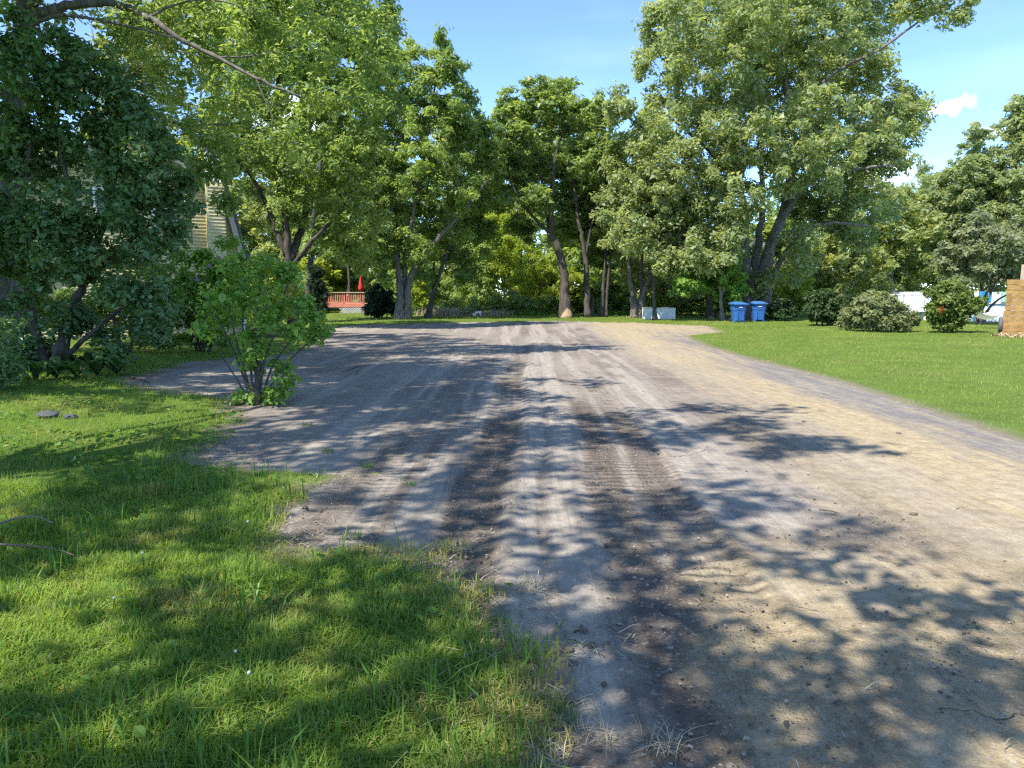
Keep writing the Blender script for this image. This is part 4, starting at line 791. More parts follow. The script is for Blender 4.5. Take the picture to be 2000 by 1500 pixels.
def house():
    Yh = 29.0; e = at(489, 506, Yh); ang = math.radians(30)
    ux = np.array([math.cos(ang), math.sin(ang), 0])           # along the gable wall, to the right
    root = thing('yellow_house', 'pale yellow house with lap siding, gambrel roof edge and tall chimney', 'house', (e[0], e[1], float(gz(e[0], e[1])) - 0.05), ang)
    zc = e[2]                                                  # eave height
    # wall profile in local x (0 at the eave tip, negative to the left), z
    prof_r = [(-0.30, 0.0), (-0.30, zc + 0.05), (-0.46, zc + 0.42), (-0.95, zc + 2.5), (-3.9, zc + 4.3)]
    CX = -3.9
    def half(z):
        zs = [p[1] for p in prof_r]; xs = [p[0] for p in prof_r]; return np.interp(z, zs, xs)
    zz = 0.12; i = 0; top = zc + 4.25; lap = 0.125
    mb = MB(); pts = [(x, 0.10, z) for x, z in prof_r] + [(2 * CX - x, 0.10, z) for x, z in reversed(prof_r[:-1])]
    mb.prism(pts, None, (0, 8.0, 0)); mb.build('house_body', M['siding'], root)
    while zz < top - lap:
        x1 = half(zz + lap * 0.5); x0 = 2 * CX - x1
        b = MB(); b.add([(x0, 0.062, zz), (x1, 0.062, zz), (x1, 0.095, zz + lap), (x0, 0.095, zz + lap), (x0, 0.098, zz), (x1, 0.098, zz), (x1, 0.098, zz + lap), (x0, 0.098, zz + lap)],
                        [(0, 1, 2, 3), (4, 5, 1, 0), (1, 5, 6, 2), (4, 0, 3, 7), (3, 2, 6, 7)])
        b.build('siding_board', M['siding'], root); zz += lap
    # roof planes with rake trim
    outer = [(0.03, zc - 0.02), (-0.16, zc + 0.30), (-0.72, zc + 2.66), (CX, zc + 4.62)]
    for sgn in (1, -1):
        for k in range(3):
            (xa, za), (xb, zb) = outer[k], outer[k + 1]
            if sgn < 0: xa, xb = 2 * CX - xa, 2 * CX - xb
            r = MB(); d = np.array([xb - xa, zb - za]); d /= np.linalg.norm(d); nrm = np.array([-d[1], d[0]]) * (-1 if sgn > 0 else 1) * 1.0
            q = [(xa, -0.22, za), (xb, -0.22, zb), (xb - nrm[0] * 0.10, -0.22, zb - nrm[1] * 0.10), (xa - nrm[0] * 0.10, -0.22, za - nrm[1] * 0.10)]
            r.prism(q, None, (0, 8.5, 0)); r.build('roof_slope', M['shingle'], root)
            t = MB(); q = [(xa - nrm[0] * .11, -0.20, za - nrm[1] * .11), (xb - nrm[0] * .11, -0.20, zb - nrm[1] * .11), (xb - nrm[0] * .30, -0.20, zb - nrm[1] * .30), (xa - nrm[0] * .30, -0.20, za - nrm[1] * .30)]
            t.prism(q, None, (0, 0.26, 0)); t.build('rake_trim', M['trim'], root)
    mb = MB(); mb.box(-0.42, -0.285, 0.04, 0.16, 0.0, zc - 0.05); mb.build('corner_board', M['white'], root)
    # chimney chase with lapped siding and a pale top
    ch = MB(); xL, xR = -1.52, -0.94; ch.box(xL, xR, -0.45, 0.07, 0, zc + 2.75); c = ch.build('chimney_chase', M['siding'], root)
    z2 = 0.15
    while z2 < zc + 2.6:
        b = MB(); b.add([(xL - .02, -0.487, z2), (xR + .02, -0.487, z2), (xR + .02, -0.453, z2 + lap), (xL - .02, -0.453, z2 + lap)], [(0, 1, 2, 3)])
        b.add([(xR + .022, -0.475, z2), (xR + .022, 0.06, z2), (xR + .004, 0.06, z2 + lap), (xR + .004, -0.475, z2 + lap)], [(0, 1, 2, 3)])
        b.build('siding_board', M['siding'], c); z2 += lap
    ch = MB(); ch.box(xL + 0.06, xR - 0.06, -0.40, 0.06, zc + 2.752, zc + 3.85); ch.build('chimney', M['white'], root)
    ch = MB(); ch.box(xL, xR, -0.46, 0.12, zc + 3.852, zc + 3.98, 0.02); ch.build('chimney_cap', M['shingle'], root)
    # window in the gable
    for wx, wz in ((-3.30, zc + 1.15), (-5.1, zc + 1.15)):
        w = MB(); w.box(wx - 0.02, wx + 0.86, 0.02, 0.072, wz - 0.04, wz + 1.22)
        f = w.build('window_frame', M['white'], root)
        for k in range(2):
            p = MB(); p.box(wx + 0.08, wx + 0.76, 0.012, 0.03, wz + 0.06 + k * 0.56, wz + 0.56 + k * 0.56); p.build('pane', M['glass'], f)
house()

def red_deck():
    Y = 57.0; x0, x1 = XY(596, Y), XY(713, Y); zf = at(650, 594, Y)[2]; zt = at(650, 571, Y)[2]
    r = thing('red_deck', 'red stained wooden deck with baluster railing and white lattice skirt', 'deck', (x0, Y, float(gz(x0, Y)) - 0.05)); L = x1 - x0
    mb = MB(); mb.box(0, L, 0, 4.0, zf - 0.05, zf + 0.05); mb.build('deck_floor', M['reddeck'], r)
    mb = MB(); mb.box(-0.02, L + 0.02, -0.06, -0.003, zf - 0.2, zf + 0.06); mb.build('fascia_board', M['reddeck'], r)
    mb = MB(); mb.box(-0.03, L + 0.03, -0.10, 0.10, zt, zt + 0.05); mb.build('top_rail', M['paleboard'], r)
    mb = MB(); mb.box(0.0, L, -0.02, 0.03, zf + 0.13, zf + 0.20); mb.build('bottom_rail', M['reddeck'], r)
    bm = MB(); bm.box(-0.03, 0.03, -0.02, 0.02, zf + 0.203, zt - 0.003); bme = bm.mesh('baluster', M['reddeck'])
    n = int(L / 0.135)
    for k in range(n): link('baluster', bme, r, (0.1 + k * 0.135, 0, 0))
    pm = MB(); pm.box(-0.06, 0.06, -0.07, 0.05, 0, zt - 0.004); pme = pm.mesh('post', M['reddeck'])
    for k in range(4): link('post', pme, r, (0.07 + k * (L - 0.14) / 3, 0.08, 0))
    lx0 = XY(663, Y) - x0
    sl_ = MB(); sl_.add([(0, 0, 0), (0.03, 0, 0), (0.46, 0, 0.43), (0.43, 0, 0.43), (0, .01, 0), (0.03, .01, 0), (0.46, .01, 0.43), (0.43, .01, 0.43)], [(0, 1, 2, 3), (7, 6, 5, 4), (0, 4, 5, 1), (1, 5, 6, 2), (2, 6, 7, 3), (3, 7, 4, 0)])
    sa = sl_.mesh('lattice_slat', M['white']); sb_ = MB(); sb_.add([(0.46, .012, 0), (0.43, .012, 0), (0, .012, 0.43), (0.03, .012, 0.43), (0.46, .022, 0), (0.43, .022, 0), (0, .022, 0.43), (0.03, .022, 0.43)], [(0, 1, 2, 3), (7, 6, 5, 4), (0, 4, 5, 1), (1, 5, 6, 2), (2, 6, 7, 3), (3, 7, 4, 0)])
    sb2 = sb_.mesh('lattice_slat', M['white'])
    k = 0
    while lx0 + k * 0.12 + 0.46 < L + 0.1:
        link('lattice_slat', sa, r, (lx0 + k * 0.12, -0.05, 0.02)); link('lattice_slat', sb2, r, (lx0 + k * 0.12, -0.05, 0.02)); k += 1
    # closed parasol standing on the deck
    ux = XY(702, Y); u = thing('closed_parasol', 'closed red parasol standing upright on the red deck', 'parasol', (ux, Y + 1.0, zf + float(gz(x0, Y))))
    pb = MB(); pb.tube([(0, 0, 0), (0, 0, 0.05)], [0.22, 0.20], 12); pb.build('base', M['greybox'], u)
    pb = MB(); pb.tube([(0, 0, 0.04), (0, 0, 2.2)], [0.02, 0.02], 6); pb.build('pole', M['metal'], u)
    t = np.linspace(0, 1, 9); zz = 0.98 + t * 1.15; rr = np.array([0.15, 0.19, 0.18, 0.14, 0.12, 0.10, 0.075, 0.05, 0.015])
    V = []; fs = []
    for z, q in zip(zz, rr):
        for k in range(16):
            a = k / 16 * 2 * math.pi; w = q * (1 + 0.16 * math.cos(8 * a)); V.append((w * math.cos(a), w * math.sin(a), z))
    for i in range(8):
        for k in range(16): fs.append((i * 16 + k, i * 16 + (k + 1) % 16, i * 16 + 16 + (k + 1) % 16, i * 16 + 16 + k))
    fs.append(tuple(range(15, -1, -1))); link('canopy', np_mesh('canopy', V, [np.array(fs[:-1]), np.array([fs[-1]])], M['redcloth'], None, True), u)
red_deck()

def bins():
    def one(px, pyb, rz, label):
        g = gnd(px, pyb); h = 1.08; o = thing('wheeled_bin', label, 'bin', (g[0], g[1], float(gz(*g)) - 0.01), rz, 'blue bins by the big maple')
        b = MB(); rings = [(0.10, 0.27, 0.28), (0.12, 0.28, 0.29), (0.62, 0.315, 0.34), (0.66, 0.335, 0.36), (0.92, 0.345, 0.385), (0.935, 0.375, 0.41), (0.985, 0.38, 0.415)]
        V = []; n = 16
        for z, hx, hy in rings:
            for k in range(n):
                a = 2 * math.pi * (k + 0.5) / n; c, s = math.cos(a), math.sin(a); e = 0.32
                V.append((hx * np.sign(c) * abs(c) ** e, hy * np.sign(s) * abs(s) ** e, z))
        fs = [tuple(range(n - 1, -1, -1)), tuple((len(rings) - 1) * n + k for k in range(n))]
        for i in range(len(rings) - 1):
            for k in range(n): fs.append((i * n + k, i * n + (k + 1) % n, i * n + n + (k + 1) % n, i * n + n + k))
        b.add(V, fs); b.build('body', M['binblue'], o, False)
        for sx in (-0.22, 0.22):
            f = MB(); f.box(sx - 0.07, sx + 0.07, -0.27, -0.12, 0.0, 0.12, 0.01); f.build('foot', M['binblue'], o)
            f = MB(); f.box(sx * 0.75 - 0.035, sx * 0.75 + 0.035, -0.352, -0.27, 0.12, 0.60, 0.008); f.build('rib', M['binblue'], o)
        f = MB(); f.box(-0.10, 0.10, -0.392, -0.372, 0.80, 0.83, 0.004); f.build('label_plate', M['white'], o)
        # lid, domed and overhanging
        L = MB(); V = []; nx, ny = 9, 9
        for j in range(ny):
            for i in range(nx):
                x = (i / (nx - 1) - 0.5) * 2; y = (j / (ny - 1) - 0.5) * 2
                V.append((x * 0.40, y * 0.44 - 0.01, 0.99 + 0.115 * (1 - x ** 4) * (1 - y ** 4) * (0.75 + 0.25 * y) + 0.02 * (y + 1)))
        fs = [(j * nx + i, j * nx + i + 1, j * nx + nx + i + 1, j * nx + nx + i) for j in range(ny - 1) for i in range(nx - 1)]
        L.add(V, fs); L.box(-0.40, 0.40, -0.45, -0.425, 0.955, 1.0); L.box(-0.40, 0.40, 0.405, 0.43, 0.97, 1.04); L.box(-0.402, -0.38, -0.42, 0.40, 0.965, 1.02); L.box(0.38, 0.402, -0.42, 0.40, 0.965, 1.02)
        L.build('lid', M['binlid'], o, False)
        hnd = MB(); hnd.tube([(-0.30, 0.42, 0.93), (-0.30, 0.52, 0.97), (0.30, 0.52, 0.97), (0.30, 0.42, 0.93)], 0.018, 6); hnd.build('handle', M['binblue'], o)
        for sx in (-0.33, 0.33):
            w = MB(); w.tube([(sx - 0.03, 0.24, 0.13), (sx + 0.03, 0.24, 0.13)], [0.13, 0.13], 16); w.build('wheel', M['rubber'], o)
    one(1441, 629, 0.06, 'faded blue wheeled bin beside the young pale-trunked maple')
    one(1480, 628, -0.05, 'darker blue wheeled bin next to the dark low bush')
bins()

def white_box():
    Y = 44.2; x0, x1 = XY(1256.5, Y), XY(1318, Y); h = 0.64; L = x1 - x0
    o = thing('storage_box', 'white ribbed storage box on the grass behind a slim trunk', 'storage box', (x0, Y, float(gz((x0 + x1) / 2, Y)) - 0.01))
    mb = MB(); mb.box(0, L, 0.0, 0.62, 0, h, 0.012); mb.build('body', M['white'], o)
    r = MB(); r.box(-0.02, 0.02, -0.014, -0.002, 0.03, h - 0.09); rm = r.mesh('rib', M['white']); n = int(L / 0.085)
    for k in range(n): link('rib', rm, o, (0.05 + k * 0.085, 0, 0))
    l = MB(); l.box(-0.02, L + 0.02, -0.03, 0.65, h + 0.003, h + 0.05, 0.015); l.build('lid', M['white'], o)
white_box()

def timber_wall():
    Y = 27.3; x0 = XY(1960, Y); rng = np.random.default_rng(3)
    o = thing('timber_wall', 'stacked rough yellow-brown timber board wall at the right edge', 'timber wall', (x0, Y, float(gz(x0, Y)) - 0.03))
    n = 11; bh = 2.05 / n
    for k in range(n):
        bx = -0.03 * (k < 5) + rng.uniform(-0.02, 0.02); L = 3.4
        b = MB(); y0 = rng.uniform(-0.012, 0.012); b.box(bx, L, y0, y0 + 0.06, k * bh + 0.004, (k + 1) * bh - rng.uniform(0.003, 0.010)); b.build('board', M['timber'], o)
    for px_ in (0.12, 1.7, 3.2):
        p = MB(); p.box(px_, px_ + 0.1, 0.08, 0.18, 0, 2.0); p.build('post', M['timber'], o)
    p = thing('lumber_post', 'pale square lumber post rising behind the timber wall', 'post', (XY(1987, Y + 0.8), Y + 0.8, float(gz(x0, Y + 0.8)) - 0.03))
    b = MB(); b.prism([(-0.07, 0, 0), (0.07, 0, 0), (0.10, 0, 2.5), (0.0, 0, 2.6)], None, (0, 0.09, 0)); b.build('upright', M['paleboard'], p)
    b = MB(); b.tube(spline([(0.09, 0.04, 2.46), (0.5, 0.04, 2.38), (1.2, 0.04, 2.36)], 4), 0.012, 5); b.build('rope', M['rope'], p)
    # worn sandy patch with wood chips at its foot
    rng = np.random.default_rng(12); Nn = 700; x = x0 + rng.uniform(-0.6, 2.6, Nn); y = Y - 0.05 - np.abs(rng.normal(size=Nn)) * 0.55
    P = np.stack([x, y, gz(x, y) + 0.015 + rng.random(Nn) * 0.03], 1); V, Fc, k = leaf_geo(P, unit(rng.normal(size=(Nn, 3)) * 0.4 + [0, 0, 1]), rng.uniform(0.06, 0.2, Nn), rng.uniform(0.03, 0.08, Nn), rng)
    tag(link('wood_chips', np_mesh('wood_chips', V, Fc, M['chips'])), 'scattered pale wood chips at the foot of the timber wall', 'wood chips', kind='stuff')
    # wheel leaning at the wall's left end
    wx = XY(1952, 29.0); w = thing('cart_wheel', 'grey worn wheel leaning at the left end of the timber wall', 'wheel', (wx, 29.0, float(gz(wx, 29.0)) - 0.01), math.radians(60))
    t = MB(); a = np.linspace(0, 2 * math.pi, 25); ring = np.stack([0.22 * np.cos(a), 0 * a, 0.32 + 0.25 * np.sin(a)], 1); t.tube(ring, 0.07, 8, False); t.build('tyre', M['greyrub'], w, True)
    t = MB(); t.tube([(0, -0.03, 0.32), (0, 0.03, 0.32)], [0.17, 0.17], 14); t.build('rim', M['metal'], w)
timber_wall()

def hammock():
    a = at(1893, 606, 33.0); b = at(1962, 608, 33.0); o = thing('hammock', 'white rope hammock strung behind the clipped bush', 'hammock', (a[0], a[1], 0))
    L = b[0] - a[0]; nu, nv = 18, 7; V = []
    for i in range(nu):
        t = i / (nu - 1); w = 0.12 + 0.42 * math.sin(math.pi * t) ** 0.6
        for j in range(nv):
            s = j / (nv - 1) - 0.5; V.append((t * L, s * 2 * w, a[2] + 0.02 - 0.42 * math.sin(math.pi * t) * (1 - 0.9 * (2 * s) ** 2 * 0.5) + 0.05 * (s > 0.3)))
    V = np.array(V); V2 = V - [0, 0, 0.012]; n = len(V)
    fs = [(i * nv + j, i * nv + j + 1, i * nv + nv + j + 1, i * nv + nv + j) for i in range(nu - 1) for j in range(nv - 1)]
    link('bed', np_mesh('bed', np.concatenate([V, V2]), [np.array(fs), np.array(fs)[:, ::-1] + n], M['rope'], None, True), o)
    for sx, (ex, ez) in ((0, (-0.9, a[2] + 0.45)), (L, (L + 0.5, a[2] + 0.35))):
        for j in (-0.1, 0, 0.1):
            r = MB(); r.tube([(sx, j, a[2] + 0.01), (ex, 0, ez)], 0.008, 4); r.build('suspension_rope', M['rope'], o)
    for ex, ez in ((-0.9, a[2] + 0.45), (L + 0.5, a[2] + 0.35)):
        p = MB(); p.tube([(ex, 0, -0.05), (ex, 0, ez + 0.1)], [0.045, 0.04], 8); p.build('post', M['paleboard'], o)
hammock()

def pool():
    cx, cy_, R = XY(1935, 41.5) + 0.2, 44.0, 4.0; h = 1.05
    o = thing('above_ground_pool', 'round above-ground pool with pale ribbed wall and white fence panels', 'pool', (cx, cy_, float(gz(cx, cy_)) - 0.05))
    n = 220; a = np.linspace(0, 2 * math.pi, n, endpoint=False); rr = R + 0.018 * np.sign(np.sin(a * 90)); V = [(r * math.cos(t), r * math.sin(t), z) for z in (0, h) for r, t in zip(rr, a)]
    fs = [(k, (k + 1) % n, n + (k + 1) % n, n + k) for k in range(n)]; link('wall', np_mesh('wall', V, [np.array(fs)], M['poolwall']), o)
    t = MB(); aa = np.linspace(0, 2 * math.pi, 49); t.tube(np.stack([(R + 0.02) * np.cos(aa), (R + 0.02) * np.sin(aa), 0 * aa + h + 0.04], 1), 0.07, 6, False); t.build('top_rail', M['white'], o)
    wtr = MB(); wtr.add([(R * math.cos(q) * 0.99, R * math.sin(q) * 0.99, h - 0.15) for q in aa[:-1]], [tuple(range(48))]); wtr.build('water', M['towelb'], o)
    for k in range(24):
        t0, t1 = 2 * math.pi * k / 24 + 0.01, 2 * math.pi * (k + 1) / 24 - 0.01; Ro = R + 0.03
        p = MB(); p.prism([(Ro * math.cos(t0), Ro * math.sin(t0), h + 0.115), (Ro * math.cos(t1), Ro * math.sin(t1), h + 0.115), (Ro * math.cos(t1), Ro * math.sin(t1), h + 0.62), (Ro * math.cos(t0), Ro * math.sin(t0), h + 0.62)], None, (0.03 * math.cos(t0), 0.03 * math.sin(t0), 0)); p.build('fence_panel', M['white'], o)
    for k, (pxx, m, lab, w) in enumerate([(1909, 'towelb', 'blue towel hung over the white pool fence', 0.22), (1919, 'towelb', 'blue towel strip hung beside a wider blue towel on the pool fence', 0.12), (1948, 'towelg', 'pale green towel hung over the white pool fence', 0.30)]):
        x = XY(pxx, 40.4) - cx; y = -math.sqrt(max(0.1, (R + 0.10) ** 2 - x * x)); tw = thing('towel', lab, 'towel', (cx + x, cy_ + y, float(gz(cx, cy_)) - 0.05 + h + 0.10), 0, 'towels on the pool fence')
        b = MB(); V = []; nn = 7
        for j in range(2):
            for i in range(nn): V.append(((i / (nn - 1) - 0.5) * w * 2, -0.03 + 0.015 * math.sin(i * 2.1), (0.0, 0.55)[j]))
        V += [(v[0], v[1] + 0.012, v[2]) for v in V]
        f = [(i, i + 1, nn + i + 1, nn + i) for i in range(nn - 1)]; b.add(V, f + [tuple(q + 2 * nn for q in reversed(x_)) for x_ in f]); b.build('cloth', M[m], tw)
    # white deck beside it
    Y = 42.0; x0, x1 = XY(1716, Y), XY(1852, Y); zf = at(1780, 600, Y)[2]; zt = at(1780, 575.5, Y)[2]; L = x1 - x0
    d = thing('white_deck', 'white railed pool deck partly hidden behind the sprawling shrub', 'deck', (x0, Y, float(gz(x0, Y)) - 0.05))
    b = MB(); b.box(0, L, 0, 3.0, zf - 0.22, zf); b.build('deck_floor', M['white'], d)
    b = MB(); b.box(0, L, -0.04, 0.04, zt, zt + 0.07); b.build('top_rail', M['white'], d)
    b = MB(); b.box(0, L, -0.03, 0.03, zf + 0.04, zf + 0.10); b.build('bottom_rail', M['white'], d)
    bm = MB(); bm.box(-0.022, 0.022, -0.02, 0.02, zf + 0.103, zt - 0.003); me = bm.mesh('baluster', M['white'])
    for k in range(int(L / 0.115)): link('baluster', me, d, (0.06 + k * 0.115, 0, 0))
    pm = MB(); pm.box(-0.055, 0.055, -0.055, 0.055, 0, zt + 0.10); pme = pm.mesh('post', M['white'])
    for k in range(4): link('post', pme, d, (0.06 + k * (L - 0.12) / 3, 0.1, 0))
    # pump housing
    g = gnd(1800, 633); p = thing('pump_box', 'small dark grey pump housing on the lawn below the white deck', 'pump box', (g[0], g[1] + 1.0, float(gz(*g)) - 0.01))
    b = MB(); b.box(-0.24, 0.24, -0.2, 0.2, 0, 0.36, 0.03); b.build('housing', M['greybox'], p)
    for k in range(4):
        b = MB(); b.box(-0.18, 0.18, -0.222, -0.203, 0.07 + k * 0.065, 0.10 + k * 0.065); b.build('louvre', M['metal'], p)
    b = MB(); b.tube(spline([(-0.1, 0, 0.30), (-0.1, -0.02, 0.62), (0.1, 0.3, 0.75), (0.4, 0.9, 0.72)], 5), 0.05, 8); b.build('hose', M['white'], p, True)
pool()

def dog():
    g = gnd(932, 619.5); o = thing('white_dog', 'small white dog with its head down at the far end of the lot', 'dog', (g[0], g[1], float(gz(*g))))
    # one continuous skinned body, head lowered to the grass on the left
    J = {'rump': (0.20, 0, 0.29, .075), 'mid': (0.05, 0, 0.315, .072), 'chest': (-0.10, 0, 0.29, .082), 'neck': (-0.19, -0.02, 0.21, .055), 'head': (-0.235, -0.03, 0.11, .052), 'muz': (-0.265, -0.04, 0.045, .026),
         'hl': (0.20, 0.05, 0.20, .042), 'hl2': (0.235, 0.05, 0.11, .022), 'hl3': (0.215, 0.05, 0.015, .020), 'hr': (0.20, -0.05, 0.20, .042), 'hr2': (0.235, -0.05, 0.11, .022), 'hr3': (0.215, -0.05, 0.015, .020),
         'fl': (-0.11, 0.045, 0.19, .032), 'fl3': (-0.115, 0.045, 0.015, .020), 'fr': (-0.12, -0.045, 0.19, .032), 'fr3': (-0.135, -0.045, 0.015, .020), 'tail': (0.275, 0, 0.34, .022), 'tail2': (0.29, 0, 0.40, .014),
         'earl': (-0.215, 0.02, 0.15, .018), 'earl2': (-0.20, 0.055, 0.12, .012), 'earr': (-0.225, -0.075, 0.15, .018), 'earr2': (-0.215, -0.095, 0.12, .012)}
    E = [('rump', 'mid'), ('mid', 'chest'), ('chest', 'neck'), ('neck', 'head'), ('head', 'muz'), ('rump', 'hl'), ('hl', 'hl2'), ('hl2', 'hl3'), ('rump', 'hr'), ('hr', 'hr2'), ('hr2', 'hr3'), ('chest', 'fl'), ('fl', 'fl3'), ('chest', 'fr'), ('fr', 'fr3'), ('rump', 'tail'), ('tail', 'tail2'), ('head', 'earl'), ('earl', 'earl2'), ('head', 'earr'), ('earr', 'earr2')]
    ks = list(J); me = bpy.data.meshes.new('body'); me.from_pydata([J[k][:3] for k in ks], [(ks.index(a), ks.index(b)) for a, b in E], []); me.materials.append(M['fur'])
    b = link('body', me, o); md = b.modifiers.new('skin', 'SKIN')
    for i, k in enumerate(ks): me.skin_vertices[0].data[i].radius = (J[k][3], J[k][3])
    me.skin_vertices[0].data[0].use_root = True
    b.modifiers.new('sub', 'SUBSURF').levels = 2; b.modifiers['sub'].render_levels = 2
    n = MB(); n.tube([(-0.272, -0.042, 0.035), (-0.282, -0.044, 0.018)], [0.014, 0.008], 6); n.build('nose', M['rubber'], o)
dog()

# ------------------------------------------------------------------ loose things on the ground
def ico(r, rng, squash=0.6):
    t = (1 + 5 ** .5) / 2
    V = np.array([(-1, t, 0), (1, t, 0), (-1, -t, 0), (1, -t, 0), (0, -1, t), (0, 1, t), (0, -1, -t), (0, 1, -t), (t, 0, -1), (t, 0, 1), (-t, 0, -1), (-t, 0, 1)], float); V = unit(V)
    Fc = np.array([(0, 11, 5), (0, 5, 1), (0, 1, 7), (0, 7, 10), (0, 10, 11), (1, 5, 9), (5, 11, 4), (11, 10, 2), (10, 7, 6), (7, 1, 8), (3, 9, 4), (3, 4, 2), (3, 2, 6), (3, 6, 8), (3, 8, 9), (4, 9, 5), (2, 4, 11), (6, 2, 10), (8, 6, 7), (9, 8, 1)])
    return V, Fc
def gh(x, y):                              # height of the finished surface, without the small crumbs
    return gz(x, y) - 0.02 * sstep(0.12, 0.0, lot_sdf(x, y))

def clods():
    rng = np.random.default_rng(21); V0, F0 = ico(1, rng)
    # countless crumbs
    n = 48000; x = rng.uniform(-4.5, 5.0, n); y = 1.9 + 12 * rng.random(n) ** 1.7
    s = lot_sdf(x, y); u, loose, pack, tread, clay = ground_masks(x, y)
    pr = 0.22 + 0.8 * loose + 0.5 * sstep(-0.5, 0.0, s) ; pr = pr * (1 - 0.6 * sstep(2.6, 3.6, u))
    k = (s < 0.12) & (rng.random(n) < pr); x, y, loose = x[k], y[k], loose[k]; n = len(x)
    r = 0.0024 + 0.008 * rng.random(n) ** 5 + 0.0015 * loose
    P = np.stack([x, y, gh(x, y) + 0.3 * r - 0.004], 1)
    sc = r[:, None] * np.stack([rng.uniform(0.8, 1.4, n), rng.uniform(0.8, 1.4, n), rng.uniform(0.55, 1.0, n)], 1)
    low = np.array([(1, 0, -.4), (-.5, .87, -.4), (-.5, -.87, -.4), (0.5, .8, .5), (-.95, 0, .5), (.5, -.8, .6)]); lf = np.array([(0, 3, 5), (0, 1, 3), (1, 4, 3), (1, 2, 4), (2, 5, 4), (2, 0, 5), (3, 4, 5)])
    a = rng.uniform(0, 6.28, n); ca, sa = np.cos(a), np.sin(a)
    L = low[None] * (1 + rng.normal(size=(n, 6, 3)) * 0.22); Lr = np.stack([L[..., 0] * ca[:, None] - L[..., 1] * sa[:, None], L[..., 0] * sa[:, None] + L[..., 1] * ca[:, None], L[..., 2]], 2)
    V = (P[:, None] + Lr * sc[:, None]).reshape(-1, 3); Fc = (np.arange(n) * 6)[:, None, None] + lf[None]
    tag(link('soil_crumbs', np_mesh('soil_crumbs', V, [Fc.reshape(-1, 3)], M['crumb'], {'var': np.repeat(rng.random(n) ** 1.6, 6)})), 'countless dark crumbs of soil strewn over the dirt lot', 'soil', kind='stuff')
    # single clods and stones one can pick out
    def lump(name, px, py, r, label, cat, mat, group=None, seed=0):
        g = gnd(px, py); rg = np.random.default_rng(seed); V = V0.copy()
        mid = {}; F1 = []; VV = [v for v in V]
        def m(i, j):
            q = (min(i, j), max(i, j))
            if q not in mid: mid[q] = len(VV); VV.append(unit((VV[i] + VV[j]) / 2))
            return mid[q]
        for a_, b_, c_ in F0: p, q, w = m(a_, b_), m(b_, c_), m(c_, a_); F1 += [(a_, p, w), (b_, q, p), (c_, w, q), (p, q, w)]
        V = np.array(VV); V = V * (1 + rg.normal(size=(len(V), 1)) * 0.16) * np.array([1.25, 0.95, 0.62]) * r; V[:, 2] += r * 0.38
        o = link(name, np_mesh(name, V, [np.array(F1)], mat), None, (g[0], g[1], float(gh(*g)))); o.rotation_euler = (0, 0, rg.uniform(0, 6))
        tag(o, label, cat, group)
    G = 'single soil clods on the dirt lot'; lab = 'palm-sized dark soil clod lying on the bare dirt'
    for i, (px, py, r) in enumerate([(595, 988, 0.055), (1185, 1060, 0.035), (1140, 1225, 0.04), (1110, 1265, 0.05), (1155, 1255, 0.04), (1120, 1290, 0.035), (1270, 1180, 0.03), (1565, 1218, 0.03), (1275, 1285, 0.03), (1785, 1000, 0.045),
                                     (1125, 1365, 0.035), (1180, 1330, 0.03), (1230, 1240, 0.03), (1310, 1275, 0.03), (1090, 1215, 0.03), (1340, 1470, 0.025), (1570, 825, 0.05), (1755, 845, 0.05), (1500, 1420, 0.02)]):
        lump('soil_clod', px, py, r * 0.48, lab, 'clod', M['soilclod'], G, 500 + i)
    lump('lawn_stone', 95, 818, 0.10, 'dark grey stone lying in the left lawn', 'stone', M['stone'], None, 530)
    lump('lawn_stone', 138, 820, 0.06, 'smaller grey stone beside the larger stone in the left lawn', 'stone', M['stone'], None, 531)
    # fallen sticks
    def stick(pts, r, label, mat='deadtwig', lift=0.02):
        W3 = []
        for q in pts: g = gnd(q[0], q[1]); W3.append(np.array([g[0], g[1], float(gh(*g)) + lift + (q[2] if len(q) > 2 else 0)]))
        S = spline(W3, 6); o = S[0].copy(); mb = MB(); mb.tube(S - o, np.linspace(r, r * 0.35, len(S)), 6); ob = mb.build('fallen_stick', M[mat], None, True, o); tag(ob, label, 'stick'); return ob, o
    stick([(672, 726), (690, 719), (705, 715), (722, 713)], 0.022, 'dark forked-looking stick lying on the dirt right of the lone bush')
    stick([(695, 730), (703, 722), (714, 715, 0.05)], 0.014, 'short thin twig crossing the stick on the dirt')
    stick([(255, 737), (272, 741), (290, 747)], 0.03, 'short dark branch at the edge of the broad-leaved plants')
    stick([(-5, 1048), (40, 1043, 0.03), (75, 1044, 0.04), (105, 1050, 0.02)], 0.008, 'pale curved twig in the left lawn grass', 'barklight', 0.08)
    stick([(-5, 1088), (60, 1098, 0.02), (110, 1108, 0.03), (150, 1118, 0.02)], 0.009, 'dark straight twig in the left lawn grass below a pale one', 'deadtwig', 0.08)
    stick([(1660, 1315), (1690, 1332), (1730, 1362)], 0.003, 'thin dark twig on the sandy dirt', lift=0.006)
    stick([(1600, 995), (1625, 998), (1640, 1002)], 0.006, 'tiny twig lying near the pale tracks')
clods()

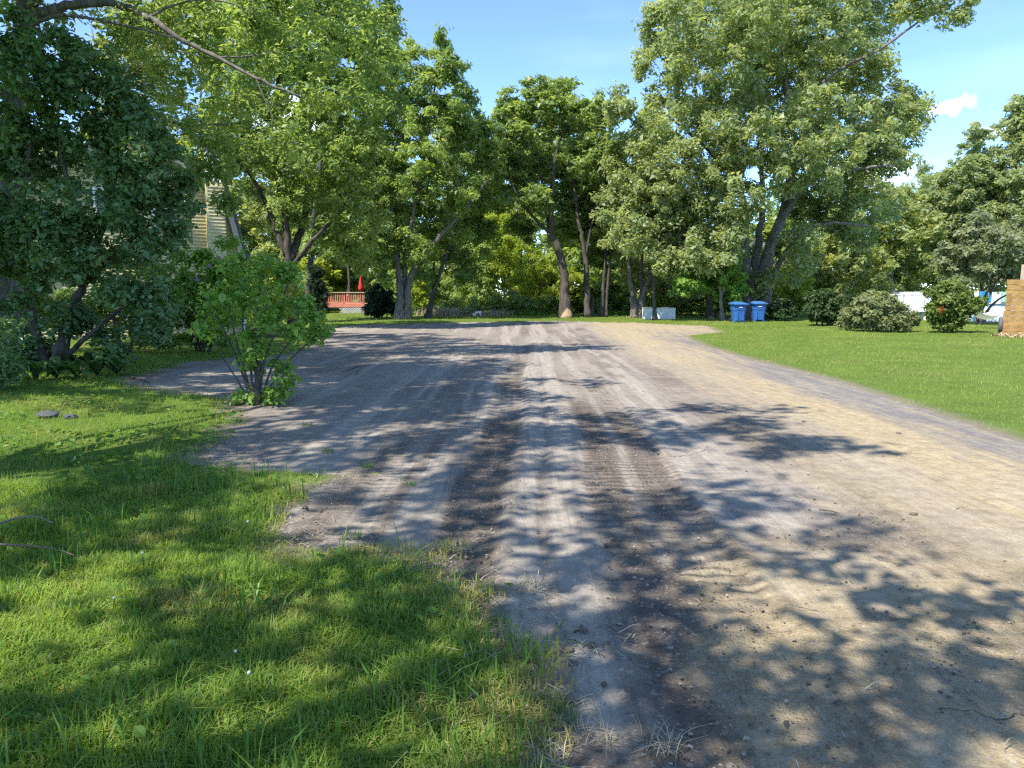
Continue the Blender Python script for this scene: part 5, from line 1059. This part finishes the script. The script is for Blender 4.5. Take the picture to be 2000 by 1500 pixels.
# ------------------------------------------------------------------ grass
def blades(x, y, h, w, rng, seg=2, lean=0.5, z0=None):
    n = len(x); a = rng.uniform(0, 2 * math.pi, n); d = np.stack([np.cos(a), np.sin(a)], 1); s = np.stack([-d[:, 1], d[:, 0]], 1)
    le = np.abs(rng.normal(size=n)) * lean * h; z = (gz(x, y) if z0 is None else z0) - 0.005
    B = np.stack([x, y, z], 1)
    def pt(t, side, ww):
        p = B.copy(); p[:, :2] += d * (le * t ** 1.8)[:, None] + s * (w * ww * side)[:, None]; p[:, 2] += h * (t - 0.25 * t ** 3 * np.minimum(1.5, le / h)); return p
    if seg == 1:
        V = np.stack([pt(0, -.5, 1), pt(0, .5, 1), pt(1, 0, 0)], 1); f = [np.arange(n)[:, None] * 3 + np.array([[0, 1, 2]])]; k = 3
    else:
        V = np.stack([pt(0, -.5, .8), pt(0, .5, .8), pt(.55, .5, .9), pt(.55, -.5, .9), pt(1, 0, 0)], 1); k = 5
        f = [np.arange(n)[:, None] * 5 + np.array([[0, 1, 2, 3]]), np.arange(n)[:, None] * 5 + np.array([[3, 2, 4]])]
    return V.reshape(-1, 3), f, k
def grass():
    rng = np.random.default_rng(77)
    def cover(x, y):                       # thinner towards the bare soil, patchy
        s = lot_sdf(x, y); p = fbm(x, y, 1.4, 201, 3)
        return sstep(-0.16, 0.55, s + (p - 0.5) * 0.8), s, p
    def field(name, label, n, xr, yr, hfun, w, seg, mat, lean=0.5, ymap=None, keepf=None):
        x = rng.uniform(*xr, n); t = rng.random(n); y = yr[0] + (yr[1] - yr[0]) * (t if ymap is None else t ** ymap)
        inv = (np.abs(x) < 0.72 * y + 0.9); x, y = x[inv], y[inv]
        c, s, p = cover(x, y); k = (rng.random(len(x)) < c) & (s > -0.22)
        if keepf is not None: k &= keepf(x, y)
        c_ = s; x, y, p = x[k], y[k], p[k]
        tuft = vn(x, y, 4.5, 205); h = hfun(x, y, tuft) * rng.uniform(0.45, 1.25, len(x)); ww = w * rng.uniform(0.6, 1.4, len(x)) * (0.7 + 0.05 * y)
        V, f, kv = blades(x, y, h, ww, rng, seg, lean); big = fbm(x, y, 0.5, 207, 3)
        var = np.clip(0.25 * tuft + 1.1 * (big - 0.5) + 0.5 * rng.random(len(x)) + 0.12, 0, 1)
        dry = np.clip(sstep(0.58, 0.80, fbm(x, y, 0.9, 209, 4)) * 0.8 + (rng.random(len(x)) < 0.06) * 0.8 + 0.7 * sstep(0.35, -0.05, c_[k]), 0, 1)
        o = link(name, np_mesh(name, V, f, M[mat], {'var': np.repeat(var, kv), 'dry': np.repeat(dry, kv)})); tag(o, label, 'grass', kind='stuff')
    field('lawn_grass', 'uneven shaded lawn grass in the left foreground', 190000, (-4.5, 1.2), (1.7, 6.0), lambda x, y, t: 0.042 + 0.065 * t ** 2, 0.0068, 2, 'grass', 1.0)
    field('lawn_grass', 'shaded lawn grass reaching back to the left trees', 170000, (-14, 0.0), (6.0, 22.0), lambda x, y, t: 0.05 + 0.06 * t, 0.006, 1, 'grass', 0.95, 1.25)
    field('lawn_grass', 'mown sunny lawn grass right of the asphalt strip', 240000, (5.0, 27.0), (6.5, 46.0), lambda x, y, t: 0.04 + 0.035 * t, 0.006, 1, 'grass2', 0.95, 1.25)
    field('lawn_grass', 'strip of lawn grass between the lot and the far trees', 80000, (-26.0, 12.0), (32.0, 62.0), lambda x, y, t: 0.06 + 0.05 * t, 0.008, 1, 'grass2', 0.5)
    for px, Y, wd, hh in ((868, 50.5, 1.5, 0.75), (905, 51, 1.2, 0.6), (965, 50.5, 1.0, 0.5), (1020, 51, 1.4, 0.45), (1215, 52, 2.0, 0.45)):
        n = 900; x = XY(px, Y) + rng.normal(size=n) * wd * 0.5; y = Y + rng.normal(size=n) * 0.35
        V, f, kv = blades(x, y, hh * rng.uniform(0.5, 1.1, n), np.full(n, 0.03), rng, 1, 0.4)
        tag(link('meadow_grass', np_mesh('meadow_grass', V, f, M['straw' if px < 1000 else 'weed'], {'var': np.repeat(rng.random(n), kv)})), 'tall unmown pale grass along the foot of the wood', 'grass', kind='stuff')
    # long coarse blades in tufts
    n = 8000; x = rng.uniform(-3.6, 1.1, n); y = rng.uniform(1.8, 7.5, n); t = vn(x, y, 2.2, 211); c, s, p = cover(x, y)
    k = (rng.random(n) < c * sstep(0.35, 0.75, t)) & (np.abs(x) < 0.72 * y + 0.6); x, y = x[k], y[k]
    V, f, kv = blades(x, y, rng.uniform(0.10, 0.22, len(x)), rng.uniform(0.006, 0.011, len(x)), rng, 2, 0.9)
    tag(link('coarse_grass', np_mesh('coarse_grass', V, f, M['weed'], {'var': np.repeat(rng.random(len(x)), kv)})), 'taller coarse grass tufts rising from the left foreground lawn', 'grass', kind='stuff')
    # clover, dandelion and plantain leaves
    n = 17000; x = rng.uniform(-11, 1.1, n); y = 1.8 + 13 * rng.random(n) ** 1.3; t = fbm(x, y, 1.0, 221, 3); c, s, p = cover(x, y)
    k = (rng.random(n) < sstep(0.42, 0.62, t) * np.minimum(1, c + 0.10 * sstep(-1.2, 0, s))) & (np.abs(x) < 0.72 * y + 0.6) & (s > -0.25); x, y = x[k], y[k]; n = len(x)
    P = np.stack([x, y, gz(x, y) + rng.uniform(0.01, 0.055, n)], 1); L = rng.uniform(0.02, 0.075, n) * np.where(y > 6, 1.35, 1.0)
    V, f, kv = leaf_geo(P, unit(rng.normal(size=(n, 3)) * 0.35 + [0, -0.15, 1]), L, L * rng.uniform(0.4, 0.9, n), rng, 'oval', 0.0)
    tag(link('lawn_weeds', np_mesh('lawn_weeds', V, f, M['weed'], {'var': np.repeat(rng.random(n), kv)})), 'small round clover and weed leaves mixed into the left lawn', 'weeds', kind='stuff')
    # dry straw along the torn edge
    n = 26000; x = rng.uniform(-3.5, 4.0, n); y = rng.uniform(1.9, 9.5, n); s = lot_sdf(x, y); q = fbm(x, y, 1.1, 231, 3)
    k = rng.random(n) < sstep(-1.0, -0.05, s) * sstep(0.6, 0.0, s) * sstep(0.50, 0.68, q) + 0.004; x, y, s = x[k], y[k], s[k]; n = len(x)
    a = rng.uniform(0, 6.28, n); L = rng.uniform(0.03, 0.13, n); d = np.stack([np.cos(a), np.sin(a), rng.normal(size=n) * 0.10], 1); sd = np.stack([-np.sin(a), np.cos(a), 0 * a], 1)
    P = np.stack([x, y, gh(x, y) + 0.012 + rng.random(n) * 0.02], 1); w = 0.0022
    V = np.stack([P - sd * w, P + sd * w, P + d * L[:, None] * 0.5 + sd * w + [0, 0, 0.008], P + d * L[:, None] * 0.5 - sd * w + [0, 0, 0.008], P + d * L[:, None]], 1).reshape(-1, 3)
    f = [np.arange(n)[:, None] * 5 + np.array([[0, 1, 2, 3]]), np.arange(n)[:, None] * 5 + np.array([[3, 2, 4]])]
    tag(link('dry_straw', np_mesh('dry_straw', V, f, M['straw'], {'var': np.repeat(rng.random(n), 5)})), 'dry straw scattered along the torn edge of the lawn', 'straw', kind='stuff')
    # tufts left standing on the bare dirt
    G = 'green tufts left on the bare dirt'
    for i, (px, py, kind) in enumerate([(995, 985, 'dry'), (905, 1070, 'dry'), (1030, 1140, 'dry'), (945, 1145, 'dry'), (970, 1215, 'grn'), (1075, 1370, 'grn'), (1100, 1395, 'grn'), (800, 945, 'grn'), (640, 880, 'grn'), (600, 830, 'grn'), (720, 910, 'grn'), (690, 1045, 'grn'), (1005, 1250, 'grn'), (1290, 1450, 'dry'), (1160, 1430, 'dry'), (1080, 1480, 'dry')]):
        g = gnd(px, py); n = 60 if kind == 'dry' else 45; r = 0.06 if kind == 'dry' else 0.05
        dx, dy = np.clip(rng.normal(size=n), -0.9, 0.9) * r, np.clip(rng.normal(size=n), -0.9, 0.9) * r; h = rng.uniform(0.03, 0.09, n)
        V, f, kv = blades(dx, dy, h, np.full(n, 0.004), rng, 2, 1.6 if kind == 'dry' else 0.8, np.zeros(n))
        o = link('grass_tuft', np_mesh('grass_tuft', V, f, M['straw' if kind == 'dry' else 'weed'], {'var': np.repeat(rng.random(n), kv)}), None, (g[0], g[1], float(gh(*g))))
        tag(o, 'dry straw-coloured tuft lying on the bare dirt' if kind == 'dry' else 'small green grass tuft sprouting from the bare dirt', 'grass tuft', 'dry tufts on the bare dirt' if kind == 'dry' else G)
    # clover heads
    for i, (px, py) in enumerate([(280, 1112), (485, 1047), (225, 1205), (488, 1360), (462, 1315)]):
        g = gnd(px, py); o = thing('clover_flower', 'small white clover flower head in the left lawn', 'flower', (g[0], g[1], float(gz(*g)) - 0.01), 0, 'white clover heads in the lawn')
        b = MB(); b.tube([(0, 0, 0), (0.005, 0, 0.05), (0.0, 0, 0.10)], 0.0016, 5); b.build('stem', M['weed'], o)
        V0, F0 = ico(1, rng); V = V0 * 0.008 * (1 + rng.normal(size=(12, 1)) * 0.1) + [0, 0, 0.11]; link('flower_head', np_mesh('flower_head', V, [F0], M['petalwhite']), o)
grass()
